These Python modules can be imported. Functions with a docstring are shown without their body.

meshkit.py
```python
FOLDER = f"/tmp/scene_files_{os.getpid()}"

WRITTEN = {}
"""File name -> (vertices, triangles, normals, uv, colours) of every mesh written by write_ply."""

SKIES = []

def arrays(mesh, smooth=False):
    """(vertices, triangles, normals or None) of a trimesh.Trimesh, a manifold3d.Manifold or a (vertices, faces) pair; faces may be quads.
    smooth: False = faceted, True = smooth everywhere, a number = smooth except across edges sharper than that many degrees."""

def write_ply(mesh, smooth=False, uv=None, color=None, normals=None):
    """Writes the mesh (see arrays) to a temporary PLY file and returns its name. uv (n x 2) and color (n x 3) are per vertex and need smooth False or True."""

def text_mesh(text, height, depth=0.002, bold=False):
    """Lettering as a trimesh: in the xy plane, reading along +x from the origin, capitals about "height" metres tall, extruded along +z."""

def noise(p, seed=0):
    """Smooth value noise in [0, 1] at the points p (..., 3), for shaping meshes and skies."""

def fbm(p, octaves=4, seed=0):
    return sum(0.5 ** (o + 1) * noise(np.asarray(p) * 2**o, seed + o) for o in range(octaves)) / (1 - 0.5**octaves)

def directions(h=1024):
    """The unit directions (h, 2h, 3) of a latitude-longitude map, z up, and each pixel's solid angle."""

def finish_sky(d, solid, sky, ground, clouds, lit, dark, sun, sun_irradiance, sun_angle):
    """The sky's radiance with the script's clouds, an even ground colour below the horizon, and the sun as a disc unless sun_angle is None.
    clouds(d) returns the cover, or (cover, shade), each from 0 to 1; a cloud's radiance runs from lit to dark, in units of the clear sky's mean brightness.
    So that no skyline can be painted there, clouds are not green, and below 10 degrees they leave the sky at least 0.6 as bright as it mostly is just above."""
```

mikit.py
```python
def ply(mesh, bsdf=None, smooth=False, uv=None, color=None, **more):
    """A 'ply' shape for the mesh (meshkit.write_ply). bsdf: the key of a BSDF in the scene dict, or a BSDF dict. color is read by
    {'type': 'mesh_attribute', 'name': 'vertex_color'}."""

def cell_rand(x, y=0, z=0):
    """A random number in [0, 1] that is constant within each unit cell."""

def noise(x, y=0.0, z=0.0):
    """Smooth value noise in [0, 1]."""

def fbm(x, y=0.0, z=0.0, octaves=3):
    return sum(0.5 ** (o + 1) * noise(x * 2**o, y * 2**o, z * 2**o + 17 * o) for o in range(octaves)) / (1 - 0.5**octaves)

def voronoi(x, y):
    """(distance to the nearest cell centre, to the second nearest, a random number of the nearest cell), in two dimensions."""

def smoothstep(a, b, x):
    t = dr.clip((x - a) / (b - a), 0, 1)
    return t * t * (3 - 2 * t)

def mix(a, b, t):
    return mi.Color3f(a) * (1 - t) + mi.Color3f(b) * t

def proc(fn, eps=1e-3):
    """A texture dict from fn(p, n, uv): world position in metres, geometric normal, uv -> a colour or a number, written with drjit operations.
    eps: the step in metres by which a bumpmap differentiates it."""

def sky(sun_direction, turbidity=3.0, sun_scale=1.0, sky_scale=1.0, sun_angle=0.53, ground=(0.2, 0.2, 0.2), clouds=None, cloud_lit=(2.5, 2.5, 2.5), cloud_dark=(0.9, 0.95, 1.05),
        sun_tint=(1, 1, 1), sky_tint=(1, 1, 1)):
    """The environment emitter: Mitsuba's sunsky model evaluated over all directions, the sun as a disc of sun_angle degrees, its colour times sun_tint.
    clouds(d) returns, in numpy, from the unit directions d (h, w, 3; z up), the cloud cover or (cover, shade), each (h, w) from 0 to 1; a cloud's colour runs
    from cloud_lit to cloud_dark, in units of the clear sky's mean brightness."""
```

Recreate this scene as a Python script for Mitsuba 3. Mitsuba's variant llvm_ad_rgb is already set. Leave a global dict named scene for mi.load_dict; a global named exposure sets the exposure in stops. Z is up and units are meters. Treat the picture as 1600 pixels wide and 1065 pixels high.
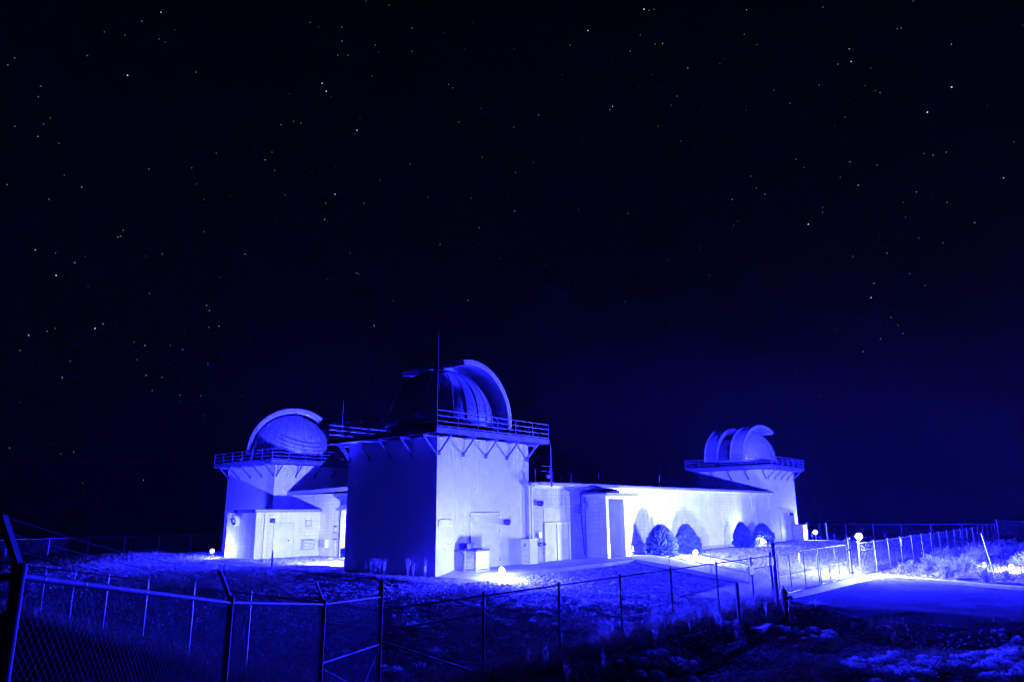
import math, random
import numpy as np, trimesh, manifold3d as m3
import drjit as dr
import mitsuba as mi
import mikit, meshkit
from mikit import noise, fbm, voronoi, cell_rand, smoothstep, mix

random.seed(7)
RNG = np.random.default_rng(7)
T = mi.ScalarTransform4f
scene, labels = {}, {}

# ------------------------------------------------------------------ camera, sky, lamps' strength, exposure
EYE = np.array([-24.809, -26.090, 2.817])
FWD = np.array([0.740756, 0.629139, 0.235509])
UPV = np.array([-0.173381, -0.159649, 0.971829])
scene['camera'] = {'type': 'perspective', 'fov': 2 * math.degrees(math.atan(800 / 1099.0)), 'fov_axis': 'x',
                   'near_clip': 0.1, 'far_clip': 9000.0,
                   'to_world': T().look_at(origin=EYE.tolist(), target=(EYE + FWD).tolist(), up=UPV.tolist())}
def low_glow(d):
    # horizon glow painted in as cloud cover, stronger towards the horizon
    el = np.degrees(np.arcsin(np.clip(d[..., 2], -1, 1)))
    n = meshkit.fbm(np.stack([d[..., 0] * 5, d[..., 1] * 5, d[..., 2] * 16], -1), 4, 2)
    return np.clip(np.exp(-np.maximum(el, 0) / 11.0) * (0.55 + 0.9 * n), 0, 1)
scene['night_sky'] = mikit.sky([0.93, -0.30, 0.035], turbidity=3, sun_scale=0.0, sky_scale=0.15 / 32,
                               sky_tint=(0.10, 0.12, 0.75), ground=(0.8, 0.8, 0.8), clouds=low_glow, cloud_lit=(0.10, 0.14, 2.6), cloud_dark=(0.05, 0.07, 1.3))
scene['night_sky']['sampling_weight'] = 0.6
EXPO = 5.0
exposure = EXPO
BLUE = np.array([0.0104, 0.0124, 1.0])          # the lamps' blue light
POWER = {'annex': 1200, 'yard': 30000, 'tower': 4400, 'path': 21000, 'hedge': 3000, 'far': 2600, 'gate': 33000, 'road': 16000}

# ------------------------------------------------------------------ small helpers
def numbered(name):
    if name not in scene and name not in labels:
        return name
    k = 1
    while f'{name}_{k:03d}' in scene or f'{name}_{k:03d}' in labels:
        k += 1
    return f'{name}_{k:03d}'

def thing(name, label, cat, group=None):
    key = numbered(name)
    labels[key] = {'label': label, 'category': cat}
    if group:
        labels[key]['group'] = group
    return key

def shape(mesh, mat, smooth=False, **more):
    if isinstance(mesh, MB):
        mesh = mesh.mesh()
    return mikit.ply(mesh, mat, smooth, **more)

def part(parent, name, mesh, mat, smooth=False, label=None, kind=None):
    key = numbered(parent + '__' + name)
    scene[key] = mesh if isinstance(mesh, dict) else shape(mesh, mat, smooth)
    d = {}
    if label: d['label'] = label
    if kind: d['kind'] = kind
    if d: labels[key] = d
    return key

def single(name, mesh, mat, label, cat, smooth=False, group=None):
    key = numbered(name)
    scene[key] = shape(mesh, mat, smooth)
    labels[key] = {'label': label, 'category': cat}
    if group: labels[key]['group'] = group
    return key

def setting(name, mesh, mat, smooth=False, label=None, kind='structure'):
    key = numbered(name)
    scene[key] = shape(mesh, mat, smooth)
    labels[key] = {'kind': kind}
    if label: labels[key]['label'] = label
    return key

def unit(v):
    v = np.asarray(v, float)
    return v / np.linalg.norm(v)

class MB:
    """collects simple solids into one mesh"""
    def __init__(s): s.v, s.f, s.n = [], [], 0
    def add(s, v, f):
        v, f = np.asarray(v, float), np.asarray(f, int)
        if f.shape[1] == 4: f = np.vstack([f[:, [0, 1, 2]], f[:, [0, 2, 3]]])
        s.v.append(v); s.f.append(f + s.n); s.n += len(v); return s
    def mesh(s): return (np.vstack(s.v), np.vstack(s.f))
    def box(s, x0, x1, y0, y1, z0, z1):
        v = [[x, y, z] for x in sorted((x0, x1)) for y in sorted((y0, y1)) for z in sorted((z0, z1))]
        return s.add(v, BOXF)
    def obox(s, c, ax, ay, az):
        """centre and three half axes"""
        c, ax, ay, az = map(lambda q: np.asarray(q, float), (c, ax, ay, az))
        if np.dot(np.cross(ax, ay), az) < 0: az = -az
        v = [c + i * ax + j * ay + k * az for i in (-1, 1) for j in (-1, 1) for k in (-1, 1)]
        return s.add(v, BOXF)
    def beam(s, p0, p1, w, h, up=(0, 0, 1)):
        p0, p1 = np.asarray(p0, float), np.asarray(p1, float)
        d = p1 - p0; l = np.linalg.norm(d); t = d / l
        u = np.asarray(up, float)
        if abs(t @ u) > 0.95: u = np.array([1.0, 0, 0])
        a = unit(np.cross(t, u)); b = np.cross(a, t)
        return s.obox((p0 + p1) / 2, t * l / 2, a * w / 2, b * h / 2)
    def tube(s, pts, r, n=8, caps=True):
        p = np.asarray(pts, float)
        if len(p) > 1:
            t = np.gradient(p, axis=0) if len(p) > 2 else np.repeat((p[1:] - p[:1]), 2, 0)
        t = t / np.linalg.norm(t, axis=1, keepdims=True)
        ref = np.where(np.abs(t[:, 2:]) < 0.9, [[0, 0, 1.0]], [[1.0, 0, 0]])
        ref = np.repeat(ref[:1], len(p), 0)
        a = np.cross(t, ref); a /= np.linalg.norm(a, axis=1, keepdims=True); b = np.cross(t, a)
        r = np.broadcast_to(np.asarray(r, float), (len(p),))
        an = np.arange(n) * 2 * np.pi / n
        v = p[:, None] + r[:, None, None] * (np.cos(an)[None, :, None] * a[:, None] + np.sin(an)[None, :, None] * b[:, None])
        v = v.reshape(-1, 3); i, j = np.meshgrid(np.arange(len(p) - 1), np.arange(n), indexing='ij')
        q = np.stack([i * n + j, i * n + (j + 1) % n, (i + 1) * n + (j + 1) % n, (i + 1) * n + j], -1).reshape(-1, 4)
        f = np.vstack([q[:, [0, 1, 2]], q[:, [0, 2, 3]]])
        if caps:
            k = len(v); v = np.vstack([v, p[:1], p[-1:]])
            jj = np.arange(n); e = (len(p) - 1) * n
            f = np.vstack([f, np.stack([np.full(n, k), (jj + 1) % n, jj], 1), np.stack([np.full(n, k + 1), e + jj, e + (jj + 1) % n], 1)])
        return s.add(v, f)
    def lathe(s, prof, c, n=24, axis=(0, 0, 1)):
        """profile of (radius, height) round an axis through c"""
        prof = np.asarray(prof, float); z = unit(axis)
        x = unit(np.cross(z, [0, 0, 1] if abs(z[2]) < 0.9 else [1, 0, 0])); y = np.cross(z, x)
        an = np.arange(n) * 2 * np.pi / n
        ring = np.cos(an)[:, None] * x + np.sin(an)[:, None] * y
        v = (np.asarray(c, float) + prof[:, None, :1] * ring[None] + prof[:, None, 1:] * z).reshape(-1, 3)
        i, j = np.meshgrid(np.arange(len(prof) - 1), np.arange(n), indexing='ij')
        q = np.stack([i * n + j, i * n + (j + 1) % n, (i + 1) * n + (j + 1) % n, (i + 1) * n + j], -1).reshape(-1, 4)
        return s.add(v, q)
    def prism(s, poly, z0, z1):
        m = trimesh.creation.extrude_polygon(__import__('shapely').Polygon(poly), z1 - z0, engine='earcut')
        return s.add(m.vertices + [0, 0, z0], m.faces)

BOXF = [[0, 1, 3, 2], [4, 6, 7, 5], [0, 4, 5, 1], [2, 3, 7, 6], [0, 2, 6, 4], [1, 5, 7, 3]]

# ------------------------------------------------------------------ materials
def bs(key, base, rough=0.6, metal=0.0, spec=0.4, bump=None, two=True, eps=2e-3, matt=False):
    b = {'type': 'principled', 'base_color': base if isinstance(base, dict) else {'type': 'rgb', 'value': list(base)},
         'roughness': rough, 'metallic': metal, 'specular': spec}
    if matt: b = {'type': 'diffuse', 'reflectance': b['base_color']}
    if bump is not None:
        b = {'type': 'bumpmap', 'arbitrary': mikit.proc(bump, eps), 'scale': 1.0, 'bsdf': b}
    scene[key] = {'type': 'twosided', 'bsdf': b} if two else b
    return key

C = mi.Color3f
def streaked(base, dark, sx=9.0):
    """paint with run-off streaks and blotches of dirt, in the world"""
    def fn(p, n, uv):
        h = p.x * 0.94 + p.y * 1.03
        st = fbm(h * sx, p.z * 0.10, p.x * 0.05, 2)
        bl = fbm(p.x * 0.9 + 3, p.y * 0.9, p.z * 0.9, 3)
        sp = fbm(p.x * 14, p.y * 14, p.z * 14, 2)
        t = dr.clip(smoothstep(0.48, 0.78, st) * 0.65 + smoothstep(0.5, 0.8, bl) * 0.35 + smoothstep(0.62, 0.8, sp) * 0.3, 0, 1)
        return mix(base, dark, t)
    return mikit.proc(fn)

def blotched(a, b, s=2.0, o=4, lo=0.35, hi=0.7):
    return mikit.proc(lambda p, n, uv: mix(a, b, smoothstep(lo, hi, fbm(p.x * s, p.y * s, p.z * s, o))))

bs('siding_paint', streaked((0.74, 0.73, 0.70), (0.69, 0.68, 0.65), 22.0), 0.55)
bs('block_paint', streaked((0.72, 0.71, 0.68), (0.57, 0.56, 0.53), 5.0), 0.75,
   bump=lambda p, n, uv: fbm(p.x * 40, p.y * 40, p.z * 40, 2) * 0.002)
bs('block_paint_b', streaked((0.66, 0.655, 0.63), (0.53, 0.52, 0.50), 5.0), 0.75)
bs('mortar', (0.40, 0.39, 0.37), 0.9)
bs('white_trim', (0.80, 0.80, 0.78), 0.45)
bs('door_paint', blotched((0.70, 0.70, 0.68), (0.62, 0.62, 0.60)), 0.5)
bs('shade_dark_door', (0.05, 0.06, 0.09), 0.6, spec=0.2)  # door colour darkened to stand in for the shade of the recess
bs('roof_metal', blotched((0.20, 0.20, 0.20), (0.15, 0.15, 0.15)), 0.5, 0.3)
bs('gutter_metal', (0.26, 0.26, 0.26), 0.45, 0.3)
bs('platform_steel', blotched((0.15, 0.15, 0.15), (0.09, 0.088, 0.085), 3.0), 0.5, 0.2)
bs('deck_steel', (0.10, 0.10, 0.10), 0.7, 0.3)
bs('dome_paint', streaked((0.76, 0.76, 0.75), (0.64, 0.64, 0.63), 2.0), 0.40, 0.6)
bs('dome_seam', (0.34, 0.34, 0.34), 0.45, 0.4)
bs('dome_inside', (0.06, 0.06, 0.06), 0.8)
bs('shutter_inside', (0.22, 0.22, 0.22), 0.6, 0.2)
bs('galvanized', blotched((0.46, 0.47, 0.48), (0.34, 0.35, 0.36), 6.0), 0.42, 0.65)
bs('wire', (0.13, 0.13, 0.135), 0.6, 0.3)
bs('dimmed_wire', (0.024, 0.024, 0.025), 0.8, 0.0, 0.1)  # fence wire darkened likewise, a dim copy of the wire above
bs('dimmed_steel', blotched((0.060, 0.060, 0.060), (0.040, 0.039, 0.037), 6.0), 0.7, 0.0, 0.12)  # fence steel with the backlit darkness put into its colour
bs('dark_metal', (0.06, 0.06, 0.06), 0.5, 0.3)
bs('grey_metal', blotched((0.52, 0.52, 0.52), (0.42, 0.42, 0.42), 5.0), 0.45, 0.3)
bs('hydrant_paint', blotched((0.10, 0.02, 0.015), (0.05, 0.012, 0.01), 9.0), 0.5)
bs('timber', blotched((0.17, 0.14, 0.11), (0.10, 0.08, 0.065), 7.0), 0.85)
bs('reflector', (0.85, 0.85, 0.82), 0.25)
bs('rubber', (0.03, 0.03, 0.03), 0.7)

def concrete_fn(a, b):
    def fn(p, n, uv):
        g = fbm(p.x * 1.1, p.y * 1.1, p.z, 4)
        f = fbm(p.x * 26, p.y * 26, p.z * 26, 2)
        t = dr.clip(smoothstep(0.35, 0.7, g) * 0.7 + smoothstep(0.5, 0.75, f) * 0.45, 0, 1)
        return mix(a, b, t)
    return mikit.proc(fn)
bs('concrete', concrete_fn((0.46, 0.45, 0.43), (0.31, 0.30, 0.28)), 0.85,
   bump=lambda p, n, uv: fbm(p.x * 18, p.y * 18, p.z * 18, 3) * 0.004)
def asphalt_fn(p, n, uv):
    a = noise(p.x * 34, p.y * 34, 1.0); b = fbm(p.x * 0.8, p.y * 0.8, 2.0, 3); c = fbm(p.x * 7, p.y * 0.5, 4.0, 2)
    t = dr.clip(smoothstep(0.45, 0.9, a) * 0.8 + smoothstep(0.4, 0.7, b) * 0.25 + smoothstep(0.55, 0.8, c) * 0.2, 0, 1)
    return mix((0.05, 0.05, 0.051), (0.20, 0.20, 0.203), t)
bs('asphalt', mikit.proc(asphalt_fn), matt=True,
   bump=lambda p, n, uv: fbm(p.x * 22, p.y * 22, 0.0, 3) * 0.030 + fbm(p.x * 3, p.y * 3, 0.0, 2) * 0.03, eps=8e-3)

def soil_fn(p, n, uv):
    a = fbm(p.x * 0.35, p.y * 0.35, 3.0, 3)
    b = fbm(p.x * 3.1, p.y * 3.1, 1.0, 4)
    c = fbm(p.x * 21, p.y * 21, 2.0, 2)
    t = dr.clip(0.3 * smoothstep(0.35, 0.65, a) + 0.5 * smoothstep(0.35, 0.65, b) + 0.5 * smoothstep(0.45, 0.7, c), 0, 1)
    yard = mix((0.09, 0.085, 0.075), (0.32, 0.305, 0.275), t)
    wild_dim = mix((0.045, 0.038, 0.028), (0.13, 0.11, 0.085), t)  # natural soil, with the weak grazing light out there also darkened in
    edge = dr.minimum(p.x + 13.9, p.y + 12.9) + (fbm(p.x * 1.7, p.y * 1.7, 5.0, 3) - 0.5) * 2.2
    return dr.select(edge > 0, yard, wild_dim)
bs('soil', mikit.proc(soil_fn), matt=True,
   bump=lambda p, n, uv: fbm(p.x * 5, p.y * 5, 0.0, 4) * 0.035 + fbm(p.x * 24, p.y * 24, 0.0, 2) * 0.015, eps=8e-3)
bs('stone', mikit.proc(lambda p, n, uv: mix((0.16, 0.155, 0.15), (0.58, 0.57, 0.55), noise(p.x * 5.3, p.y * 5.3, p.z * 5.3))), matt=True)
bs('dry_grass', mikit.proc(lambda p, n, uv: mix((0.20, 0.17, 0.10), (0.42, 0.37, 0.26), noise(p.x * 4, p.y * 4, p.z * 2))), matt=True)
bs('pale_leaf', mikit.proc(lambda p, n, uv: mix((0.45, 0.46, 0.43), (0.74, 0.75, 0.70), noise(p.x * 9, p.y * 9, p.z * 9))), 0.7)
bs('sage_leaf', mikit.proc(lambda p, n, uv: mix((0.15, 0.16, 0.13), (0.36, 0.37, 0.32), noise(p.x * 6, p.y * 6, p.z * 6))), 0.75)
bs('yew_leaf', mikit.proc(lambda p, n, uv: mix((0.014, 0.024, 0.013), (0.06, 0.08, 0.05), noise(p.x * 5, p.y * 5, p.z * 5))), 0.7, spec=0.15)
bs('bark', (0.12, 0.10, 0.08), 0.9)
bs('lamp_body', (0.08, 0.08, 0.08), 0.5)
bs('lamp_lens', (0.9, 0.9, 0.9), 0.4)

# ------------------------------------------------------------------ the ground's height
def sm(t):
    t = np.clip(t, 0, 1); return t * t * (3 - 2 * t)

def hz(x, y, rough=True):
    x, y = np.asarray(x, float), np.asarray(y, float)
    dx = np.maximum(np.maximum(-1.2 - x, x - 52), 0); dy = np.maximum(np.maximum(-3.7 - y, y - 33), 0)
    db = np.hypot(dx, dy)
    fin = np.minimum(np.minimum(x + 13.7, 86.4 - x), np.minimum(y + 12.6, 56 - y))   # inside the fence if positive
    dout = np.hypot(np.maximum(np.maximum(-13.7 - x, x - 86.4), 0), np.maximum(np.maximum(-12.6 - y, y - 56), 0))
    t = db / (db + np.maximum(fin, 0) + 1e-9)
    zin = -0.22 - 1.12 * (1 - (1 - t) ** 1.2)
    road = sm((x - 6.5) / 3.5) * sm((-5 - y) / 4)
    zout = -1.34 - 0.75 * sm((dout - 0.3) / 2.4) * (1 - road) - 0.06 * road
    far = np.maximum(dout - 25, 0)
    zout = zout - 0.12 * far
    r = np.hypot(x - EYE[0], y - EYE[1])
    mound = 3.05 * np.exp(-(r / 8.5) ** 2)
    z = np.where(fin > 0, zin, zout) + mound * np.where(fin > 0, 0, sm(dout / 1.5))
    # driveway inside the gate lies level with the road
    if rough:
        q = np.stack([x * 0.35, y * 0.35, 0 * x], -1)
        amp = np.clip(db / 4, 0.12, 1) * (1 - 0.8 * road)
        z = z + (meshkit.fbm(q, 4, 3) - 0.5) * np.where(fin > 0, 0.055, 0.24) * amp
    return z

# ------------------------------------------------------------------ ground sheet
def axis_grid(lo, hi, fine0, fine1, step, far):
    mid = np.arange(fine0, fine1 + 1e-6, step)
    def grow(a, b, sgn):
        out, s, p = [], step, a
        while (p - b) * sgn < 0:
            s *= 1.22; p += sgn * s; out.append(p)
        return out
    return np.array(grow(fine0, lo, -1)[::-1] + list(mid) + grow(fine1, hi, 1))
far_ = 420.0
gx = axis_grid(-far_, far_, -26, 40, 0.3, far_)
gy = axis_grid(-far_, far_, -27, 30, 0.3, far_)
GX, GY = np.meshgrid(gx, gy, indexing='ij')
GZ = hz(GX, GY)
GZ = np.maximum(GZ, -80)
ii, jj = np.meshgrid(np.arange(len(gx) - 1), np.arange(len(gy) - 1), indexing='ij')
ny = len(gy)
GF = np.stack([ii * ny + jj, (ii + 1) * ny + jj, (ii + 1) * ny + jj + 1, ii * ny + jj + 1], -1).reshape(-1, 4)
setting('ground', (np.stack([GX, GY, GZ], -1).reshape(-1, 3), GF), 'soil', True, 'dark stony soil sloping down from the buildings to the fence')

def strip_sheet(left, right, lift, n, m, thick=0.3, flat=None):
    """a paved sheet between two polylines, following the ground (or a given height), with a real edge"""
    left, right = np.asarray(left, float), np.asarray(right, float)
    def res(pl):
        s = np.r_[0, np.cumsum(np.linalg.norm(np.diff(pl[:, :2], axis=0), axis=1))]
        t = np.linspace(0, s[-1], n + 1)
        return np.stack([np.interp(t, s, pl[:, k]) for k in range(pl.shape[1])], 1)
    L, R = res(left), res(right)
    k = np.linspace(0, 1, m + 1)[None, :, None]
    P = L[:, None] * (1 - k) + R[:, None] * k
    z = hz(P[..., 0], P[..., 1], False) + lift if P.shape[-1] == 2 else P[..., 2] + lift
    top = np.stack([P[..., 0], P[..., 1], z], -1).reshape(-1, 3)
    i, j = np.meshgrid(np.arange(n), np.arange(m), indexing='ij'); w = m + 1
    f = np.stack([i * w + j, (i + 1) * w + j, (i + 1) * w + j + 1, i * w + j + 1], -1).reshape(-1, 4)
    bot = top - [0, 0, thick]; N = len(top)
    ring = [a * w for a in range(n + 1)] + [n * w + b for b in range(1, m + 1)] + [a * w + m for a in range(n - 1, -1, -1)] + [b for b in range(m - 1, 0, -1)]
    ring = np.array(ring); nx = np.roll(ring, -1)
    side = np.stack([ring, ring + N, nx + N, nx], 1)
    up = np.cross(top[f[0, 1]] - top[f[0, 0]], top[f[0, 2]] - top[f[0, 0]])[2]
    if up < 0: f = f[:, ::-1]; side = side[:, ::-1]
    return np.vstack([top, bot]), np.vstack([f, side])

def merge(*ms):
    o = MB()
    for v, f in ms: o.add(v, f)
    return o

# concrete apron in front of the tower and the hall: slabs with open joints, then the ramp round the corner
apron = setting('apron', MB().box(1.2, 13.0, -3.36, -0.03, -0.5, -0.06), 'mortar', label='concrete apron along the front walls of the tower and hall')
xs = [1.2, 3.15, 5.1, 7.05, 9.0, 10.95, 13.0]
for a, b in zip(xs[:-1], xs[1:]):
    part(apron, 'slab', MB().box(a + 0.006, b - 0.006, -3.40, -0.03, -0.45, 0.0), 'concrete')
walk = setting('walkway', MB().box(-1.12, -0.03, -3.0, 29.0, -0.9, -0.40), 'mortar', label='narrow concrete walkway along the dark side of the near tower')
ys = np.arange(-3.4, 29.3, 1.8)
for a, b in zip(ys[:-1], ys[1:]):
    part(walk, 'slab', strip_sheet([(-1.18, a + .008, -0.27), (-1.18, b - .008, -0.27)], [(-0.02, a + .008, -0.25), (-0.02, b - .008, -0.25)], 0, 1, 1, 0.35), 'concrete')
part(walk, 'ramp', strip_sheet([(-0.0, -3.4, -0.25), (1.19, -3.4, -0.005)], [(-0.0, -0.03, -0.25), (1.19, -0.03, -0.005)], 0, 4, 4, 0.4), 'concrete')
PATH_L = [(13.1, -3.4, 0.0), (13.1, -5.6, -0.25), (13.3, -8.2, -0.62), (13.7, -10.0, -0.98)]
PATH_R = [(16.6, -3.4, 0.0), (16.6, -5.6, -0.25), (16.9, -8.2, -0.62), (17.6, -10.0, -0.98)]
path = setting('path', strip_sheet(PATH_L, PATH_R, 0.0, 40, 8, 0.45), 'concrete', label='pale concrete path sloping from the porch down to the gate')
setting('porch_slab', MB().box(13.006, 17.2, -3.39, 0.3, -0.5, -0.002), 'concrete', label='concrete landing in front of the porch door')
drive = setting('driveway', strip_sheet([(6.3, -9.9, -1.08), (13.3, -9.6, -0.98), (24.2, -8.6, -1.0)], [(10.2, -13.2, -1.31), (13.2, -13.4, -1.33), (24.3, -13.9, -1.34)], 0.0, 40, 20, 0.5), 'concrete', label='broad concrete driveway apron inside the double gate')
setting('road', strip_sheet([(10.0, -13.0), (8.5, -16.8), (8.5, -22.5), (7.5, -34.0)], [(24.0, -13.7), (22.2, -18.4), (20.2, -22.5), (18.0, -34.0)], 0.07, 60, 36, 0.3), 'asphalt', label='dark asphalt road leading up to the gate')
kerb = setting('pavement', MB().box(21.5, 22.0, -16.9, -16.6, -1.9, -1.6), 'mortar', label='narrow concrete pavement strip beside the road')
KL = np.array([(24.6, -13.9), (22.6, -18.4), (20.6, -22.5), (18.6, -33.0)]); KR = KL + [1.15, 0.35]
def along(pl, n):
    s = np.r_[0, np.cumsum(np.linalg.norm(np.diff(pl, axis=0), axis=1))]; t = np.linspace(0, s[-1], n + 1)
    return np.stack([np.interp(t, s, pl[:, k]) for k in range(2)], 1)
kl, kr = along(KL, 8), along(KR, 8)
for i in range(8):
    g = 0.004
    part(kerb, 'slab', strip_sheet([kl[i] * (1 - g) + kl[i + 1] * g, kl[i + 1] * (1 - g) + kl[i] * g], [kr[i] * (1 - g) + kr[i + 1] * g, kr[i + 1] * (1 - g) + kr[i] * g], 0.16 + 0.01 * (i % 2), 2, 1, 0.35), 'concrete')

# ------------------------------------------------------------------ towers with domes
W, OV, ZB, ZD, ZR = 7.2, 0.915, 6.62, 6.90, 7.75

def siding_panel(width, h, seed):
    """one ribbed metal panel, lying in xz, facing -y, origin at its lower left corner"""
    m = MB(); r = np.random.default_rng(seed)
    m.box(0.004, width - 0.004, -0.020, 0.0, 0.004, h - 0.004)
    n = 3
    for k in range(n):
        x = width * (k + 0.5) / n + r.uniform(-.004, .004)
        w2, d = 0.024, 0.007
        m.add([[x - w2, -0.0195, 0.01], [x - w2 * .5, -0.02 - d, 0.01], [x + w2 * .5, -0.02 - d, 0.01], [x + w2, -0.0195, 0.01],
               [x - w2, -0.0195, h - .01], [x - w2 * .5, -0.02 - d, h - .01], [x + w2 * .5, -0.02 - d, h - .01], [x + w2, -0.0195, h - .01]],
              [[0, 1, 5, 4], [1, 2, 6, 5], [2, 3, 7, 6]])
    return m
SEAM = 4.12
PW = W / 8
panel_low = [shape(siding_panel(PW, SEAM + 0.45, k), 'siding_paint') for k in range(3)]
panel_top = [shape(siding_panel(PW, ZB - SEAM - 0.02, k), 'siding_paint') for k in range(3)]

def rot_to(d):
    """z-rotation in degrees that turns a face looking to -y so that it looks along d"""
    return math.degrees(math.atan2(d[1], d[0])) + 90

def arc_shell(R0, R1, t0, t1, a0, a1, n, low):
    """strip of a cylinder shell: radius R0..R1, width t0..t1 (along local y), angles a0..a1 from the horizon (local x), with straight skirts down to 'low'"""
    an = np.linspace(a0, a1, n)
    pts = [(R, a) for R in (R0, R1) for a in an]
    prof = []
    def ring(R):
        p = [(R, low)] + [(R * math.cos(a), R * math.sin(a)) for a in an]
        return np.array(p)
    A, B = ring(R0), ring(R1); k = len(A)
    v = np.vstack([np.c_[A[:, 0], np.full(k, t0), A[:, 1]], np.c_[B[:, 0], np.full(k, t0), B[:, 1]], np.c_[A[:, 0], np.full(k, t1), A[:, 1]], np.c_[B[:, 0], np.full(k, t1), B[:, 1]]])
    f = []
    for i in range(k - 1):
        f += [[i, i + 1, k + i + 1, k + i], [2 * k + i, 3 * k + i, 3 * k + i + 1, 2 * k + i + 1],
              [k + i, k + i + 1, 3 * k + i + 1, 3 * k + i], [i, 2 * k + i, 2 * k + i + 1, i + 1]]
    f += [[0, k, 3 * k, 2 * k], [k - 1, 3 * k - 1, 4 * k - 1, 2 * k - 1]]
    return v, np.array(f)

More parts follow.
